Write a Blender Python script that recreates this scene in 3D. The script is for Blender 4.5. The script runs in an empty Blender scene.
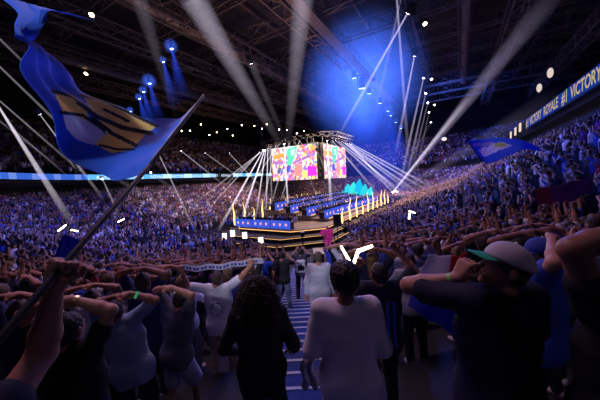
import bpy, bmesh, math, random
import numpy as np
from mathutils import Vector, Matrix, Euler
random.seed(7); rng = np.random.default_rng(11)
S = bpy.context.scene
C = S.collection
PI = math.pi
CAM_Z = 6.6

# ------------------------------------------------------------------ frames
UX, UY = 0.515, 0.857
def xy(u, v): return (UX*u + UY*v, UY*u - UX*v)
def uv(x, y): return (UX*x + UY*y, UY*x - UX*y)
def P(u, v, z): x, y = xy(u, v); return Vector((x, y, z))
ANG_U = math.atan2(UY, UX)          # heading of the arena's long axis
U0, U1, V0, V1, RAD = 20.0, 80.0, -30.0, -17.3, 8.0
STEP = 0.8

def outside(u, v):
    du = np.maximum(np.maximum(U0-u, u-U1), 0); dv = np.maximum(np.maximum(V0-v, v-V1), 0)
    return np.hypot(du, dv) - RAD
def blend(u, v):
    a = np.degrees(np.arctan2(v-V1, -(u-U0)))
    d = np.abs(a-40.9)
    w = np.clip((60-d)/35, 0, 1)
    w = w*w*(3-2*w)
    return w*np.clip((36-u)/16, 0, 1)
def prof(s, u, v):
    w = blend(u, v)
    right = np.clip((v+20)/6, 0, 1)
    zr = .34*s + right*.28*np.maximum(0, s-8.5)
    return np.maximum(0, w*.25*s + (1-w)*zr)
def zrow(u, v):
    s = outside(u, v)
    k = np.floor(np.maximum(s, 0)/STEP)
    z = prof(k*STEP+.4, u, v)
    return np.where(s <= 0, 0.0, z)
def zxy(x, y):
    u, v = uv(x, y); return float(zrow(np.array(u), np.array(v)))
def zaisle(y):
    "the aisle: half steps, one every 0.4 m"
    yy = (math.floor(y/.4)+.5)*.4
    u, v = uv(0, yy); s = float(outside(np.array(u), np.array(v)))
    return max(0.0, float(prof(np.array(max(s, 0)), np.array(u), np.array(v))))

def ring(r, step, tmin=None):
    """points (u, v) along the rounded rectangle at distance r from the core, starting on the steep side far end, round the camera corner to the flag side"""
    pts = []
    n = max(2, int((U1-U0)/step)); pts += [(U1-(U1-U0)*i/n, V1+r) for i in range(n)]
    n = max(2, int(r*PI/2/step)); pts += [(U0-r*math.sin(PI/2*i/n), V1+r*math.cos(PI/2*i/n)) for i in range(n)]
    n = max(2, int((V1-V0)/step)); pts += [(U0-r, V1-(V1-V0)*i/n) for i in range(n)]
    n = max(2, int(r*PI/2/step)); pts += [(U0-r*math.cos(PI/2*i/n), V0-r*math.sin(PI/2*i/n)) for i in range(n)]
    n = max(2, int((U1-U0)/step)); pts += [(U0+(U1-U0)*i/n, V0-r) for i in range(n)]
    n = max(2, int(r*PI/2/step)); pts += [(U1+r*math.sin(PI/2*i/n), V0-r*math.cos(PI/2*i/n)) for i in range(n)]
    n = max(2, int((V1-V0)/step)); pts += [(U1+r, V0+(V1-V0)*i/n) for i in range(n)]
    n = max(2, int(r*PI/2/step)); pts += [(U1+r*math.cos(PI/2*i/n), V1+r*math.sin(PI/2*i/n)) for i in range(n)]
    return pts
def ring_n(r, n1=60, nc=20, n2=14):
    pts = []
    pts += [(U1-(U1-U0)*i/n1, V1+r) for i in range(n1)]
    pts += [(U0-r*math.sin(PI/2*i/nc), V1+r*math.cos(PI/2*i/nc)) for i in range(nc)]
    pts += [(U0-r, V1-(V1-V0)*i/n2) for i in range(n2)]
    pts += [(U0-r*math.cos(PI/2*i/nc), V0-r*math.sin(PI/2*i/nc)) for i in range(nc)]
    pts += [(U0+(U1-U0)*i/n1, V0-r) for i in range(n1)]
    pts += [(U1+r*math.sin(PI/2*i/nc), V0-r*math.cos(PI/2*i/nc)) for i in range(nc)]
    pts += [(U1+r, V0+(V1-V0)*i/n2) for i in range(n2)]
    pts += [(U1+r*math.cos(PI/2*i/nc), V1+r*math.sin(PI/2*i/nc)) for i in range(nc)]
    return pts

# ------------------------------------------------------------------ materials
def new_mat(name):
    m = bpy.data.materials.new(name); m.use_nodes = True
    nt = m.node_tree; nt.nodes.clear()
    out = nt.nodes.new('ShaderNodeOutputMaterial')
    return m, nt, out
def L(nt, a, b): nt.links.new(a, b)
def pbr(name, col, rough=.7, metal=0, noise=0, nscale=8, emit=None, es=0, sheen=0, bump=0, objcol=False, attr=None):
    m, nt, out = new_mat(name)
    b = nt.nodes.new('ShaderNodeBsdfPrincipled')
    b.inputs['Base Color'].default_value = (*col, 1); b.inputs['Roughness'].default_value = rough
    b.inputs['Metallic'].default_value = metal
    if sheen: b.inputs['Sheen Weight'].default_value = sheen
    src = None
    if objcol:
        oi = nt.nodes.new('ShaderNodeObjectInfo'); src = oi.outputs['Color']
    if attr:
        at = nt.nodes.new('ShaderNodeAttribute'); at.attribute_name = attr; src = at.outputs['Color']
    if noise:
        tc = nt.nodes.new('ShaderNodeTexCoord'); n = nt.nodes.new('ShaderNodeTexNoise')
        n.inputs['Scale'].default_value = nscale; n.inputs['Detail'].default_value = 4
        L(nt, tc.outputs['Object'], n.inputs['Vector'])
        mx = nt.nodes.new('ShaderNodeMix'); mx.data_type = 'RGBA'; mx.blend_type = 'MULTIPLY'
        mx.inputs['Factor'].default_value = 1
        mr = nt.nodes.new('ShaderNodeMapRange'); mr.inputs['To Min'].default_value = 1-noise; mr.inputs['To Max'].default_value = 1+noise
        L(nt, n.outputs['Fac'], mr.inputs['Value'])
        if src is not None: L(nt, src, mx.inputs['A'])
        else: mx.inputs['A'].default_value = (*col, 1)
        L(nt, mr.outputs['Result'], mx.inputs['B'])
        src = mx.outputs['Result']
        if bump:
            bp = nt.nodes.new('ShaderNodeBump'); bp.inputs['Strength'].default_value = bump; bp.inputs['Distance'].default_value = .02
            L(nt, n.outputs['Fac'], bp.inputs['Height']); L(nt, bp.outputs['Normal'], b.inputs['Normal'])
    if src is not None: L(nt, src, b.inputs['Base Color'])
    if emit:
        b.inputs['Emission Color'].default_value = (*emit, 1); b.inputs['Emission Strength'].default_value = es
    L(nt, b.outputs['BSDF'], out.inputs['Surface'])
    return m
def glow(name, col, s, attr=None, objcol=False, sample=False):
    m, nt, out = new_mat(name)
    e = nt.nodes.new('ShaderNodeEmission'); e.inputs['Color'].default_value = (*col, 1); e.inputs['Strength'].default_value = s
    if attr:
        at = nt.nodes.new('ShaderNodeAttribute'); at.attribute_name = attr; L(nt, at.outputs['Color'], e.inputs['Color'])
    if objcol:
        oi = nt.nodes.new('ShaderNodeObjectInfo'); L(nt, oi.outputs['Color'], e.inputs['Color'])
    L(nt, e.outputs['Emission'], out.inputs['Surface'])
    if not sample: m.cycles.emission_sampling = 'NONE'
    return m
def beam_mat(name, power, fade):
    """beam glow painted on a clear shell, no air is lit: adds light, hides nothing; thin at the rim of the shaft, weaker away from the lamp"""
    m, nt, out = new_mat(name)
    g = nt.nodes.new('ShaderNodeNewGeometry'); d = nt.nodes.new('ShaderNodeVectorMath'); d.operation = 'DOT_PRODUCT'
    L(nt, g.outputs['Normal'], d.inputs[0]); L(nt, g.outputs['Incoming'], d.inputs[1])
    a = nt.nodes.new('ShaderNodeMath'); a.operation = 'ABSOLUTE'; L(nt, d.outputs['Value'], a.inputs[0])
    p = nt.nodes.new('ShaderNodeMath'); p.operation = 'POWER'; L(nt, a.outputs[0], p.inputs[0]); p.inputs[1].default_value = power
    tc = nt.nodes.new('ShaderNodeTexCoord'); sp = nt.nodes.new('ShaderNodeSeparateXYZ'); L(nt, tc.outputs['Generated'], sp.inputs[0])
    iv = nt.nodes.new('ShaderNodeMath'); iv.operation = 'SUBTRACT'; iv.inputs[0].default_value = 1; L(nt, sp.outputs['Z'], iv.inputs[1]); iv.use_clamp = True
    f = nt.nodes.new('ShaderNodeMath'); f.operation = 'POWER'; L(nt, iv.outputs[0], f.inputs[0]); f.inputs[1].default_value = fade
    mu = nt.nodes.new('ShaderNodeMath'); mu.operation = 'MULTIPLY'; L(nt, p.outputs[0], mu.inputs[0]); L(nt, f.outputs[0], mu.inputs[1])
    no = nt.nodes.new('ShaderNodeTexNoise'); no.inputs['Scale'].default_value = 1.2; no.inputs['Detail'].default_value = 3
    L(nt, tc.outputs['Object'], no.inputs['Vector'])
    mr = nt.nodes.new('ShaderNodeMapRange'); mr.inputs['To Min'].default_value = .45; mr.inputs['To Max'].default_value = 1.5
    L(nt, no.outputs['Fac'], mr.inputs['Value'])
    m2 = nt.nodes.new('ShaderNodeMath'); m2.operation = 'MULTIPLY'; L(nt, mu.outputs[0], m2.inputs[0]); L(nt, mr.outputs['Result'], m2.inputs[1])
    oi = nt.nodes.new('ShaderNodeObjectInfo')
    e = nt.nodes.new('ShaderNodeEmission'); L(nt, oi.outputs['Color'], e.inputs['Color']); L(nt, m2.outputs[0], e.inputs['Strength'])
    t = nt.nodes.new('ShaderNodeBsdfTransparent'); ad = nt.nodes.new('ShaderNodeAddShader')
    L(nt, t.outputs[0], ad.inputs[0]); L(nt, e.outputs[0], ad.inputs[1]); L(nt, ad.outputs[0], out.inputs['Surface'])
    m.cycles.emission_sampling = 'NONE'
    return m
M = {}
M['concrete'] = pbr('dark_concrete', (.018, .018, .022), .85, noise=.4, nscale=1.5)
M['darkwall'] = pbr('black_wall_paint', (.006, .006, .007), .9)
M['ceiling'] = pbr('roof_deck', (.05, .038, .034), .9, noise=.5, nscale=.3)
M['steel'] = pbr('painted_steel', (.20, .14, .115), .55, .3)
M['darksteel'] = pbr('dark_steel', (.03, .03, .035), .5, .6)
M['black'] = pbr('black_plastic', (.012, .012, .014), .45)
M['poleblack'] = pbr('pole_black', (.003, .003, .004), .5)
M['deck2'] = pbr('lower_deck', (.05, .04, .038), .4, noise=.3, nscale=2)
M['deck'] = pbr('stage_deck', (.30, .22, .16), .35, noise=.3, nscale=2)
M['skin'] = pbr('skin', (.50, .235, .15), .5, noise=.12, nscale=20)
M['skin2'] = pbr('skin_deep', (.30, .135, .085), .5, noise=.12, nscale=20)
M['hair'] = pbr('hair', (.018, .012, .010), .5, sheen=.2, noise=.5, nscale=60, bump=.6)
M['hairc'] = pbr('hair_tinted', (.1, .06, .04), .6, objcol=True, noise=.4, nscale=60, bump=.5)
M['cloth'] = pbr('cloth', (.5, .5, .5), .85, objcol=True, noise=.12, nscale=9)
M['carpet'] = pbr('blue_carpet', (.02, .05, .22), .95, noise=.3, nscale=30)
M['nosing'] = pbr('pale_nosing', (.45, .5, .6), .6)
M['warm'] = glow('warm_lamp', (1, .72, .35), 18)
M['white'] = glow('white_lamp', (1, .93, 1), 14)
M['bluelamp'] = glow('blue_lamp', (.25, .45, 1), 25)
M['flame'] = glow('flame', (1, .60, .24), 2.4)
M['goldstrip'] = glow('gold_strip', (1, .52, .18), 2.2)
M['bluestrip'] = glow('blue_strip', (.25, .4, 1), .8)
M['pinkstrip'] = glow('pink_strip', (1, .6, .8), 2)
M['pix'] = glow('lit_pixels', (1, 1, 1), 1.35, attr='Col')
M['pixdim'] = glow('lit_pixels_dim', (1, 1, 1), .38, attr='Col')
M['beam'] = beam_mat('painted_beam_narrow', 1.3, .9)  # painted emission in place of lit haze, here and in the next ones
M['soft'] = beam_mat('painted_beam_soft', 3.0, .9)
M['wash'] = beam_mat('painted_beam_wash', 3.0, 1.8)
def halo_mat():
    m = beam_mat('painted_glow_halo', 5.0, 0.0); return m
M['halo'] = halo_mat()
M['flag'] = pbr('flag_cloth', (1, 1, 1), .7, attr='Col', sheen=.3)
def _cloth_glow(m, s):
    nt = m.node_tree; b = [n for n in nt.nodes if n.type == 'BSDF_PRINCIPLED'][0]
    tr = nt.nodes.new('ShaderNodeBsdfTranslucent'); at = [n for n in nt.nodes if n.type == 'ATTRIBUTE'][0]
    L(nt, at.outputs['Color'], tr.inputs['Color'])
    mx = nt.nodes.new('ShaderNodeMixShader'); mx.inputs[0].default_value = s
    out = [n for n in nt.nodes if n.type == 'OUTPUT_MATERIAL'][0]
    L(nt, b.outputs[0], mx.inputs[1]); L(nt, tr.outputs[0], mx.inputs[2]); L(nt, mx.outputs[0], out.inputs['Surface'])
_cloth_glow(M['flag'], .5)
M['crowd'] = pbr('crowd_clothes_and_skin', (1, 1, 1), .8, attr='Col')

# ------------------------------------------------------------------ mesh helpers
def mesh_np(name, V, F, mats, midx=None, smooth=False, colors=None):
    me = bpy.data.meshes.new(name)
    V = np.asarray(V, np.float32); 
    if isinstance(F, np.ndarray):
        k = F.shape[1]; nf = len(F)
        me.vertices.add(len(V)); me.vertices.foreach_set('co', V.ravel())
        me.loops.add(nf*k); me.loops.foreach_set('vertex_index', F.astype(np.int32).ravel())
        me.polygons.add(nf); me.polygons.foreach_set('loop_start', np.arange(0, nf*k, k, dtype=np.int32))
        if midx is not None: me.polygons.foreach_set('material_index', np.asarray(midx, np.int32))
        if smooth: me.polygons.foreach_set('use_smooth', np.ones(nf, bool))
        me.update(calc_edges=True)
    else:
        me.from_pydata(V.tolist(), [], F)
        if midx is not None: me.polygons.foreach_set('material_index', np.asarray(midx, np.int32))
        if smooth: me.polygons.foreach_set('use_smooth', np.ones(len(me.polygons), bool))
    for m in (mats if isinstance(mats, (list, tuple)) else [mats]): me.materials.append(m)
    if colors is not None:   # per face
        a = me.color_attributes.new('Col', 'FLOAT_COLOR', 'CORNER')
        k = np.array([p.loop_total for p in me.polygons]) if not isinstance(F, np.ndarray) else F.shape[1]
        c = np.repeat(np.asarray(colors, np.float32), k, axis=0)
        c = np.concatenate([c, np.ones((len(c), 1), np.float32)], 1)
        a.data.foreach_set('color', c.ravel())
    me.validate(clean_customdata=False)
    return me
def link(name, me, parent=None, loc=None, rot=None):
    o = bpy.data.objects.new(name, me); C.objects.link(o)
    if parent is not None: o.parent = parent
    if loc is not None: o.location = loc
    if rot is not None: o.rotation_euler = rot
    return o
def tag(o, label=None, cat=None, group=None, kind=None):
    if label:
        w = label.split()
        if len(w) > 16: print('LONG LABEL', label)
        o['label'] = label
    if cat: o['category'] = cat
    if group: o['group'] = group
    if kind: o['kind'] = kind
    return o
def empty(name, loc=(0, 0, 0), rz=0.0):
    o = bpy.data.objects.new(name, None); C.objects.link(o); o.location = loc; o.rotation_euler = (0, 0, rz); return o
class MB:
    def __init__(s): s.V = []; s.F = []; s.I = []
    def add(s, V, F, mi=0):
        b = len(s.V); s.V += [tuple(p) for p in V]; s.F += [tuple(b+i for i in f) for f in F]; s.I += [mi]*len(F); return s
    def box(s, c, d, rz=0, mi=0, R=None):
        x, y, z = d[0]/2, d[1]/2, d[2]/2
        P8 = [Vector(p) for p in ((-x,-y,-z),(x,-y,-z),(x,y,-z),(-x,y,-z),(-x,-y,z),(x,-y,z),(x,y,z),(-x,y,z))]
        R = R or Matrix.Rotation(rz, 3, 'Z')
        return s.add([R @ p + Vector(c) for p in P8], [(0,3,2,1),(4,5,6,7),(0,1,5,4),(1,2,6,5),(2,3,7,6),(3,0,4,7)], mi)
    def bar(s, a, b, r, n=4, mi=0, r2=None):
        a, b = Vector(a), Vector(b); d = b-a
        if d.length < 1e-6: return s
        q = d.to_track_quat('Z', 'Y'); r2 = r if r2 is None else r2; V = []
        for p, rr in ((a, r), (b, r2)):
            V += [p + q @ Vector((rr*math.cos(2*PI*(i+.5)/n), rr*math.sin(2*PI*(i+.5)/n), 0)) for i in range(n)]
        F = [(i, (i+1) % n, n+(i+1) % n, n+i) for i in range(n)] + [tuple(range(n-1, -1, -1)), tuple(range(n, 2*n))]
        return s.add(V, F, mi)
    def lathe(s, prof, n=16, c=(0, 0, 0), mi=0, q=None):
        V = []; q = q or Matrix.Identity(3); c = Vector(c)
        for r, z in prof: V += [q @ Vector((r*math.cos(2*PI*i/n), r*math.sin(2*PI*i/n), z)) + c for i in range(n)]
        F = []
        for k in range(len(prof)-1):
            F += [(k*n+i, k*n+(i+1) % n, (k+1)*n+(i+1) % n, (k+1)*n+i) for i in range(n)]
        F += [tuple(range(n-1, -1, -1)), tuple((len(prof)-1)*n+i for i in range(n))]
        return s.add(V, F, mi)
    def prism(s, poly, y0, y1, mi=0, R=None, c=(0, 0, 0)):
        "poly in x,z extruded along y"
        n = len(poly); R = R or Matrix.Identity(3); c = Vector(c)
        V = [R @ Vector((x, y0, z)) + c for x, z in poly] + [R @ Vector((x, y1, z)) + c for x, z in poly]
        F = [tuple(range(n)), tuple(range(2*n-1, n-1, -1))] + [(i, i+n, (i+1) % n+n, (i+1) % n) for i in range(n)]
        return s.add(V, F, mi)
    def mesh(s, name, mats, smooth=False):
        me = bpy.data.meshes.new(name); me.from_pydata(s.V, [], s.F)
        for m in (mats if isinstance(mats, (list, tuple)) else [mats]): me.materials.append(m)
        me.polygons.foreach_set('material_index', s.I)
        if smooth: me.polygons.foreach_set('use_smooth', [True]*len(me.polygons))
        me.update(); return me
    def build(s, name, mats, parent=None, smooth=False, loc=None, rot=None):
        return link(name, s.mesh(name, mats, smooth), parent, loc, rot)
def copy_tree(o, parent=None):
    c = o.copy(); C.objects.link(c); c.parent = parent
    for ch in o.children: copy_tree(ch, c)
    return c
ORD = ('first second third fourth fifth sixth seventh eighth ninth tenth eleventh twelfth thirteenth fourteenth fifteenth sixteenth '
       'seventeenth eighteenth nineteenth twentieth').split()
TENS = 'twenty thirty forty fifty sixty seventy eighty ninety'.split()
def ordinal(i):
    if i < 20: return ORD[i]
    t, r = divmod(i+1, 10)
    if r == 0: return TENS[t-2][:-1] + 'ieth'
    return TENS[t-2] + '-' + ORD[r-1]
# ================================================================== THE SETTING
MB().box((10, 45, -.15), (150, 170, .3), rz=0).build('floor', M['concrete']); tag(bpy.data.objects['floor'], kind='structure')
def terrace():
    n = len(ring_n(1)); rows = 32
    V = []; F = []
    base = np.array(ring_n(1.0)); 
    def add_ring(r, z):
        pts = np.array(ring_n(RAD+r))
        zz = z(pts) if callable(z) else np.full(len(pts), z)
        x = UX*pts[:, 0]+UY*pts[:, 1]; y = UY*pts[:, 0]-UX*pts[:, 1]
        V.append(np.stack([x, y, zz], 1))
    smax = lambda p: np.where((p[:, 0] < 26) & (p[:, 1] > -26), 27.0, np.where(p[:, 1] > -25, 17.2, 15.6))
    for k in range(rows):
        r0, r1 = k*STEP, (k+1)*STEP
        def zf(p, k=k):
            mid = np.array(ring_n(RAD+k*STEP+.4))
            sm = smax(mid); kk = np.minimum(k, np.floor(sm/STEP))
            return prof(np.minimum(k*STEP+.4, sm), mid[:, 0], mid[:, 1])
        add_ring(r0, zf); add_ring(r1, zf)
    V = np.concatenate([np.array([[*v] for v in V[0]])*[1, 1, 0]] + V)
    nr = rows*2+1
    i = np.arange(n); j = (i+1) % n
    F = np.concatenate([np.stack([k*n+i, (k+1)*n+i, (k+1)*n+j, k*n+j], 1) for k in range(nr-1)])
    o = link('terrace', mesh_np('terrace', V, F, M['concrete'])); tag(o, kind='structure')
terrace()
def shell(name, rz, mat, sel=None, closed=True):
    """wall swept round the bowl; rz = list of (offset from boundary, z)"""
    rings = []
    for r, z in rz:
        pts = ring_n(RAD+r); 
        if sel: pts = [p for p in pts if sel(p)] if False else pts
        rings.append([P(u, v, z) for u, v in pts])
    n = len(rings[0]); V = [p for r in rings for p in r]; ref = ring_n(RAD+15)
    F = []
    for k in range(len(rings)-1):
        for i in range(n):
            j = (i+1) % n
            if sel and not (sel(ref[i]) and sel(ref[j])): continue
            F.append((k*n+i, (k+1)*n+i, (k+1)*n+j, k*n+j))
    o = link(name, mesh_np(name, np.array([tuple(v) for v in V]), F, mat)); tag(o, kind='structure'); return o
leftsel = lambda p: not (p[1] > -22 and p[0] < 84)
rightsel = lambda p: p[1] > -21 and p[0] < 84
def stepped(r0, z0, n, slope):
    out = []
    for k in range(n): out += [(r0+.8*k, z0+slope*.8*k), (r0+.8*(k+1), z0+slope*.8*k)]
    return out
# lower concourse wall, upper tier and back wall, flag side and far end
shell('wall_flag_side', [(15.6, 4.5), (15.7, 7.4), (14.6, 7.5), (14.6, 8.1), (14.6, 9.5), (15.2, 9.5), (15.2, 9.0)] + stepped(15.2, 9.0, 22, .6) + [(34, 20), (34, 31)], M['darkwall'], leftsel)
shell('wall_steep_side', [(17.4, 8.6), (17.5, 10.6), (16.9, 10.9), (16.9, 12.7), (17.4, 12.7), (17.4, 11.8)] + stepped(17.4, 11.8, 18, .6) + [(34, 21), (34, 31)], M['darkwall'], rightsel)
MB().box((10, 45, 31.2), (170, 190, .4), rz=PI/2-ANG_U).build('ceiling', M['ceiling']); tag(bpy.data.objects['ceiling'], kind='structure')

# aisle stairs in front of the camera
def aisle():
    a = empty('trim_1', (0, 0, 0)); a['kind'] = 'structure'
    m = MB(); nz = MB(); W = .78; k0, k1 = -3, 46
    for k in range(k0, k1):
        y0, y1 = k*.4, (k+1)*.4; z = zaisle(y0+.2)+.1
        if z < .05: break
        m.box((0, (y0+y1)/2, z-.4), (2*W, .4, .8))
        nz.box((0, y1-.025, z+.004), (2*W, .05, .012))
    m.build('stair_treads', M['carpet'], a); nz.build('stair_nosing', M['nosing'], a)
aisle()

# ---- roof steel
def truss(p0, p1, w=1.2, h=1.4, r=.09, pitch=2.4, label=None, mat=None):
    p0, p1 = Vector(p0), Vector(p1); d = (p1-p0); Ln = d.length; d.normalize()
    side = d.cross(Vector((0, 0, 1))).normalized(); up = Vector((0, 0, 1)); mid = (p0+p1)/2
    c = [side*w/2, side*w/2+up*h, -side*w/2+up*h, -side*w/2]; m = MB()
    for o in c: m.bar(p0+o-mid, p1+o-mid, r)
    n = int(Ln/pitch)
    for i in range(n):
        a = p0+d*(Ln*i/n)-mid; b = p0+d*(Ln*(i+1)/n)-mid
        for q in range(4):
            c0, c1 = c[q], c[(q+1) % 4]
            m.bar(a+c0, a+c1, r*.6, 3)
            m.bar((a if i % 2 else b)+c0, (b if i % 2 else a)+c1, r*.6, 3)
    o = m.build('roof_truss', mat or M['steel'], loc=mid)
    tag(o, label, 'truss', 'steel trusses under the roof'); return o
uvals = [-56, -46, -36, -27, -16, 6, 16]
for i, v in enumerate(uvals):
    truss(P(0, v, 24.5), P(92, v, 24.5), w=1.6, h=1.8, r=.12, label=f'long brown steel roof truss running along the hall, {ordinal(i)} from the flag side')
for i, u in enumerate(range(8, 96, 8)):
    truss(P(u, -66, 27), P(u, 26, 27), w=1.0, h=2.0, r=.1, pitch=3, label=f'steel roof truss crossing the hall high up, {ordinal(i)} from this end')
def catwalk(v, z, u0, u1, label):
    m = MB(); mid = P((u0+u1)/2, v, z); r = MB()
    for s in (-.6, .6):
        for hz in (0, .55, 1.1): r.bar(P(u0, v+s, z+hz)-mid, P(u1, v+s, z+hz)-mid, .05)
        for k in range(int((u1-u0)/2)): r.bar(P(u0+2*k, v+s, z)-mid, P(u0+2*k, v+s, z+1.1)-mid, .04)
    m.add([P(u0, v-.6, z)-mid, P(u1, v-.6, z)-mid, P(u1, v+.6, z)-mid, P(u0, v+.6, z)-mid, P(u0, v-.6, z-.1)-mid, P(u1, v-.6, z-.1)-mid, P(u1, v+.6, z-.1)-mid, P(u0, v+.6, z-.1)-mid],
          [(0, 1, 2, 3), (7, 6, 5, 4), (0, 4, 5, 1), (1, 5, 6, 2), (2, 6, 7, 3), (3, 7, 4, 0)])
    o = m.build('catwalk', M['steel'], loc=mid); r.build('railing', M['steel'], o); tag(o, label, 'catwalk', 'catwalks under the roof')
catwalk(-12.5, 22.5, 6, 62, 'long brown catwalk with railings hanging over the stage')
catwalk(-40, 22, 8, 80, 'narrow catwalk with railings over the flag side stand')
# purlins of the roof deck, sloping pipes
for k in range(14):
    v = -62+6.2*k
    m = MB(); mid = P(46, v, 30.3)
    m.bar(P(-2, v, 30.3)-mid, P(94, v, 30.3)-mid, .22)
    tag(m.build('purlin', M['steel'], loc=mid), f'slim roof beam just under the deck, {ordinal(k)} from the flag side', 'roof beam', 'roof beams under the deck')
# round air ducts
for k, v in enumerate((-31, 1)):
    m = MB(); mid = P(40, v, 27.6)
    m.bar(P(4, v, 27.6)-mid, P(76, v, 27.6)-mid, .7, 12)
    tag(m.build('air_duct', M['steel'], smooth=False, loc=mid), ['round metal air duct under the roof over the stage', 'round metal air duct under the roof on the dark steep side'][k], 'duct')

# ---- LED ribbons
def ribbon(name, pts, z0, h, colf, mat, label, zf=lambda t: 0):
    V = []; F = []; Cc = []
    acc = 0
    for i in range(len(pts)-1):
        a, b = Vector(pts[i]), Vector(pts[i+1]); Ln = (b-a).length; n = max(1, int(Ln/.6))
        for k in range(n):
            p, q = a.lerp(b, k/n), a.lerp(b, (k+1)/n); bb = len(V)
            za, zb = z0+zf(acc+Ln*k/n), z0+zf(acc+Ln*(k+1)/n); V += [(p.x, p.y, za), (q.x, q.y, zb), (q.x, q.y, zb+h), (p.x, p.y, za+h)]; F.append((bb, bb+1, bb+2, bb+3)); Cc.append(colf(acc+Ln*k/n))
        acc += Ln
    bk = MB(); bk2 = MB()
    for i in range(len(pts)-1):
        a, b = Vector(pts[i]), Vector(pts[i+1]); d = (b-a).normalized(); nn = Vector((-d.y, d.x, 0))
        if nn.dot(Vector(pts[0])-Vector((10, 40, 0))) < 0: nn = -nn
        for z, t in ((z0-.05, bk), (z0+h+.05, bk2)): t.bar((a+nn*.08)+Vector((0, 0, z)), (b+nn*.08)+Vector((0, 0, z)), .06)
    o = link(name, mesh_np(name, np.array(V), F, mat, colors=Cc)); bk.build('frame_rail', M['black'], o); bk2.build('frame_rail', M['black'], o)
    tag(o, label, 'LED display'); return o
def text_mesh(txt, size, mat, name, parent, mw, extr=.0):
    cu = bpy.data.curves.new('t', 'FONT'); cu.body = txt; cu.size = size; cu.extrude = extr; cu.align_x = 'LEFT'; cu.offset = size*.02
    ob = bpy.data.objects.new('t', cu); C.objects.link(ob)
    me = bpy.data.meshes.new_from_object(ob.evaluated_get(bpy.context.evaluated_depsgraph_get()))
    bpy.data.objects.remove(ob); me.materials.clear(); me.materials.append(mat)
    o = link(name, me, parent); o.matrix_world = mw; return o
M['gold_text'] = glow('gold_lettering', (1, .72, .42), .55)
M['pale_text'] = glow('pale_lettering', (.75, .9, 1), 1.1)
def frame_mat(p, xdir, ydir, off=.04):
    x = Vector(xdir).normalized(); y = Vector(ydir).normalized(); z = x.cross(y)
    m = Matrix((x, y, z)).transposed().to_4x4(); m.translation = Vector(p)+z*off; return m
ud = Vector((UX, UY, 0)); vd = Vector((UY, -UX, 0)); up = Vector((0, 0, 1))
# steep side ribbon: straight run, slightly closing in
a, b = P(14, 7.25, 0), P(43.6, 7.15, 0)
rr = ribbon('ribbon_display', [a, b], 11.4, 1.12, lambda t: (.02, .10, .75), M['pixdim'], 'deep blue LED ribbon with gold lettering on the steep dark stand')
d = (b-a).normalized()
# the letters read along the direction away from the camera towards it: x axis runs from far to near
tx = -d
k = 0; pos = 43.2
for word, w in (('#1', 1.7), ('VICTORY', 5.6), ('ROYALE', 5.0), ('#1', 1.7), ('VICTORY', 5.6), ('ROYALE', 5.0)):
    big = word == '#1'
    p = a.lerp(b, (pos-14)/29.6) - vd*.03
    o = text_mesh(word, 1.35 if big else 1.2, M['gold_text'], 'lettering', rr, frame_mat(p+Vector((0, 0, 11.5 if big else 11.55)), tx, up, .05))
    pos -= w+.3
# flag side ribbon
ringp = ring_n(RAD+14.5)
seq = [p for p in ringp if (p[1] < -30.1 and p[0] < 84)]
lw = [P(u, v, 0) for u, v in seq] 
def lcol(t):
    if t < 33: return (.03, .10, .5) if int(t/1.3) % 2 else (.12, .2, .6)
    if 60 < t < 66 or 78 < t < 81: return (.02, .03, .05)
    return (.10, .40, .85) if int(t/1.7) % 3 else (.45, .80, 1.0)
lr = ribbon('ribbon_display', lw, 8.3, .85, lcol, M['pix'], 'pale blue LED ribbon running round the far flag side balcony', zf=lambda t: 1.2*max(0, 1-t/38)**1.3)
for k in range(16):
    u = 12+4.6*k
    if u < 20: continue
    v = V0-RAD-14.5
    text_mesh('VICTORY' if k % 2 else 'ROYALE', .8, M['pale_text'], 'lettering', lr, frame_mat(P(u, v, 8.4)+vd*.03, ud, up, .04))
# lit boxes beside the steep ribbon
for k, u in enumerate((46.5, 50, 54)):
    m = MB(); m.box((0, 0, 0), (.9, .12, 1.1), rz=ANG_U); o = m.build('lit_panel', glow('lit_panel_%d' % k, (1, .78, .62), .9), loc=P(u, 7.0, 12.0-.1*k))
    tag(o, f'small pale lit panel beyond the blue ribbon, {ordinal(k)} from the ribbon', 'panel', 'lit panels beyond the ribbon')
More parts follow.
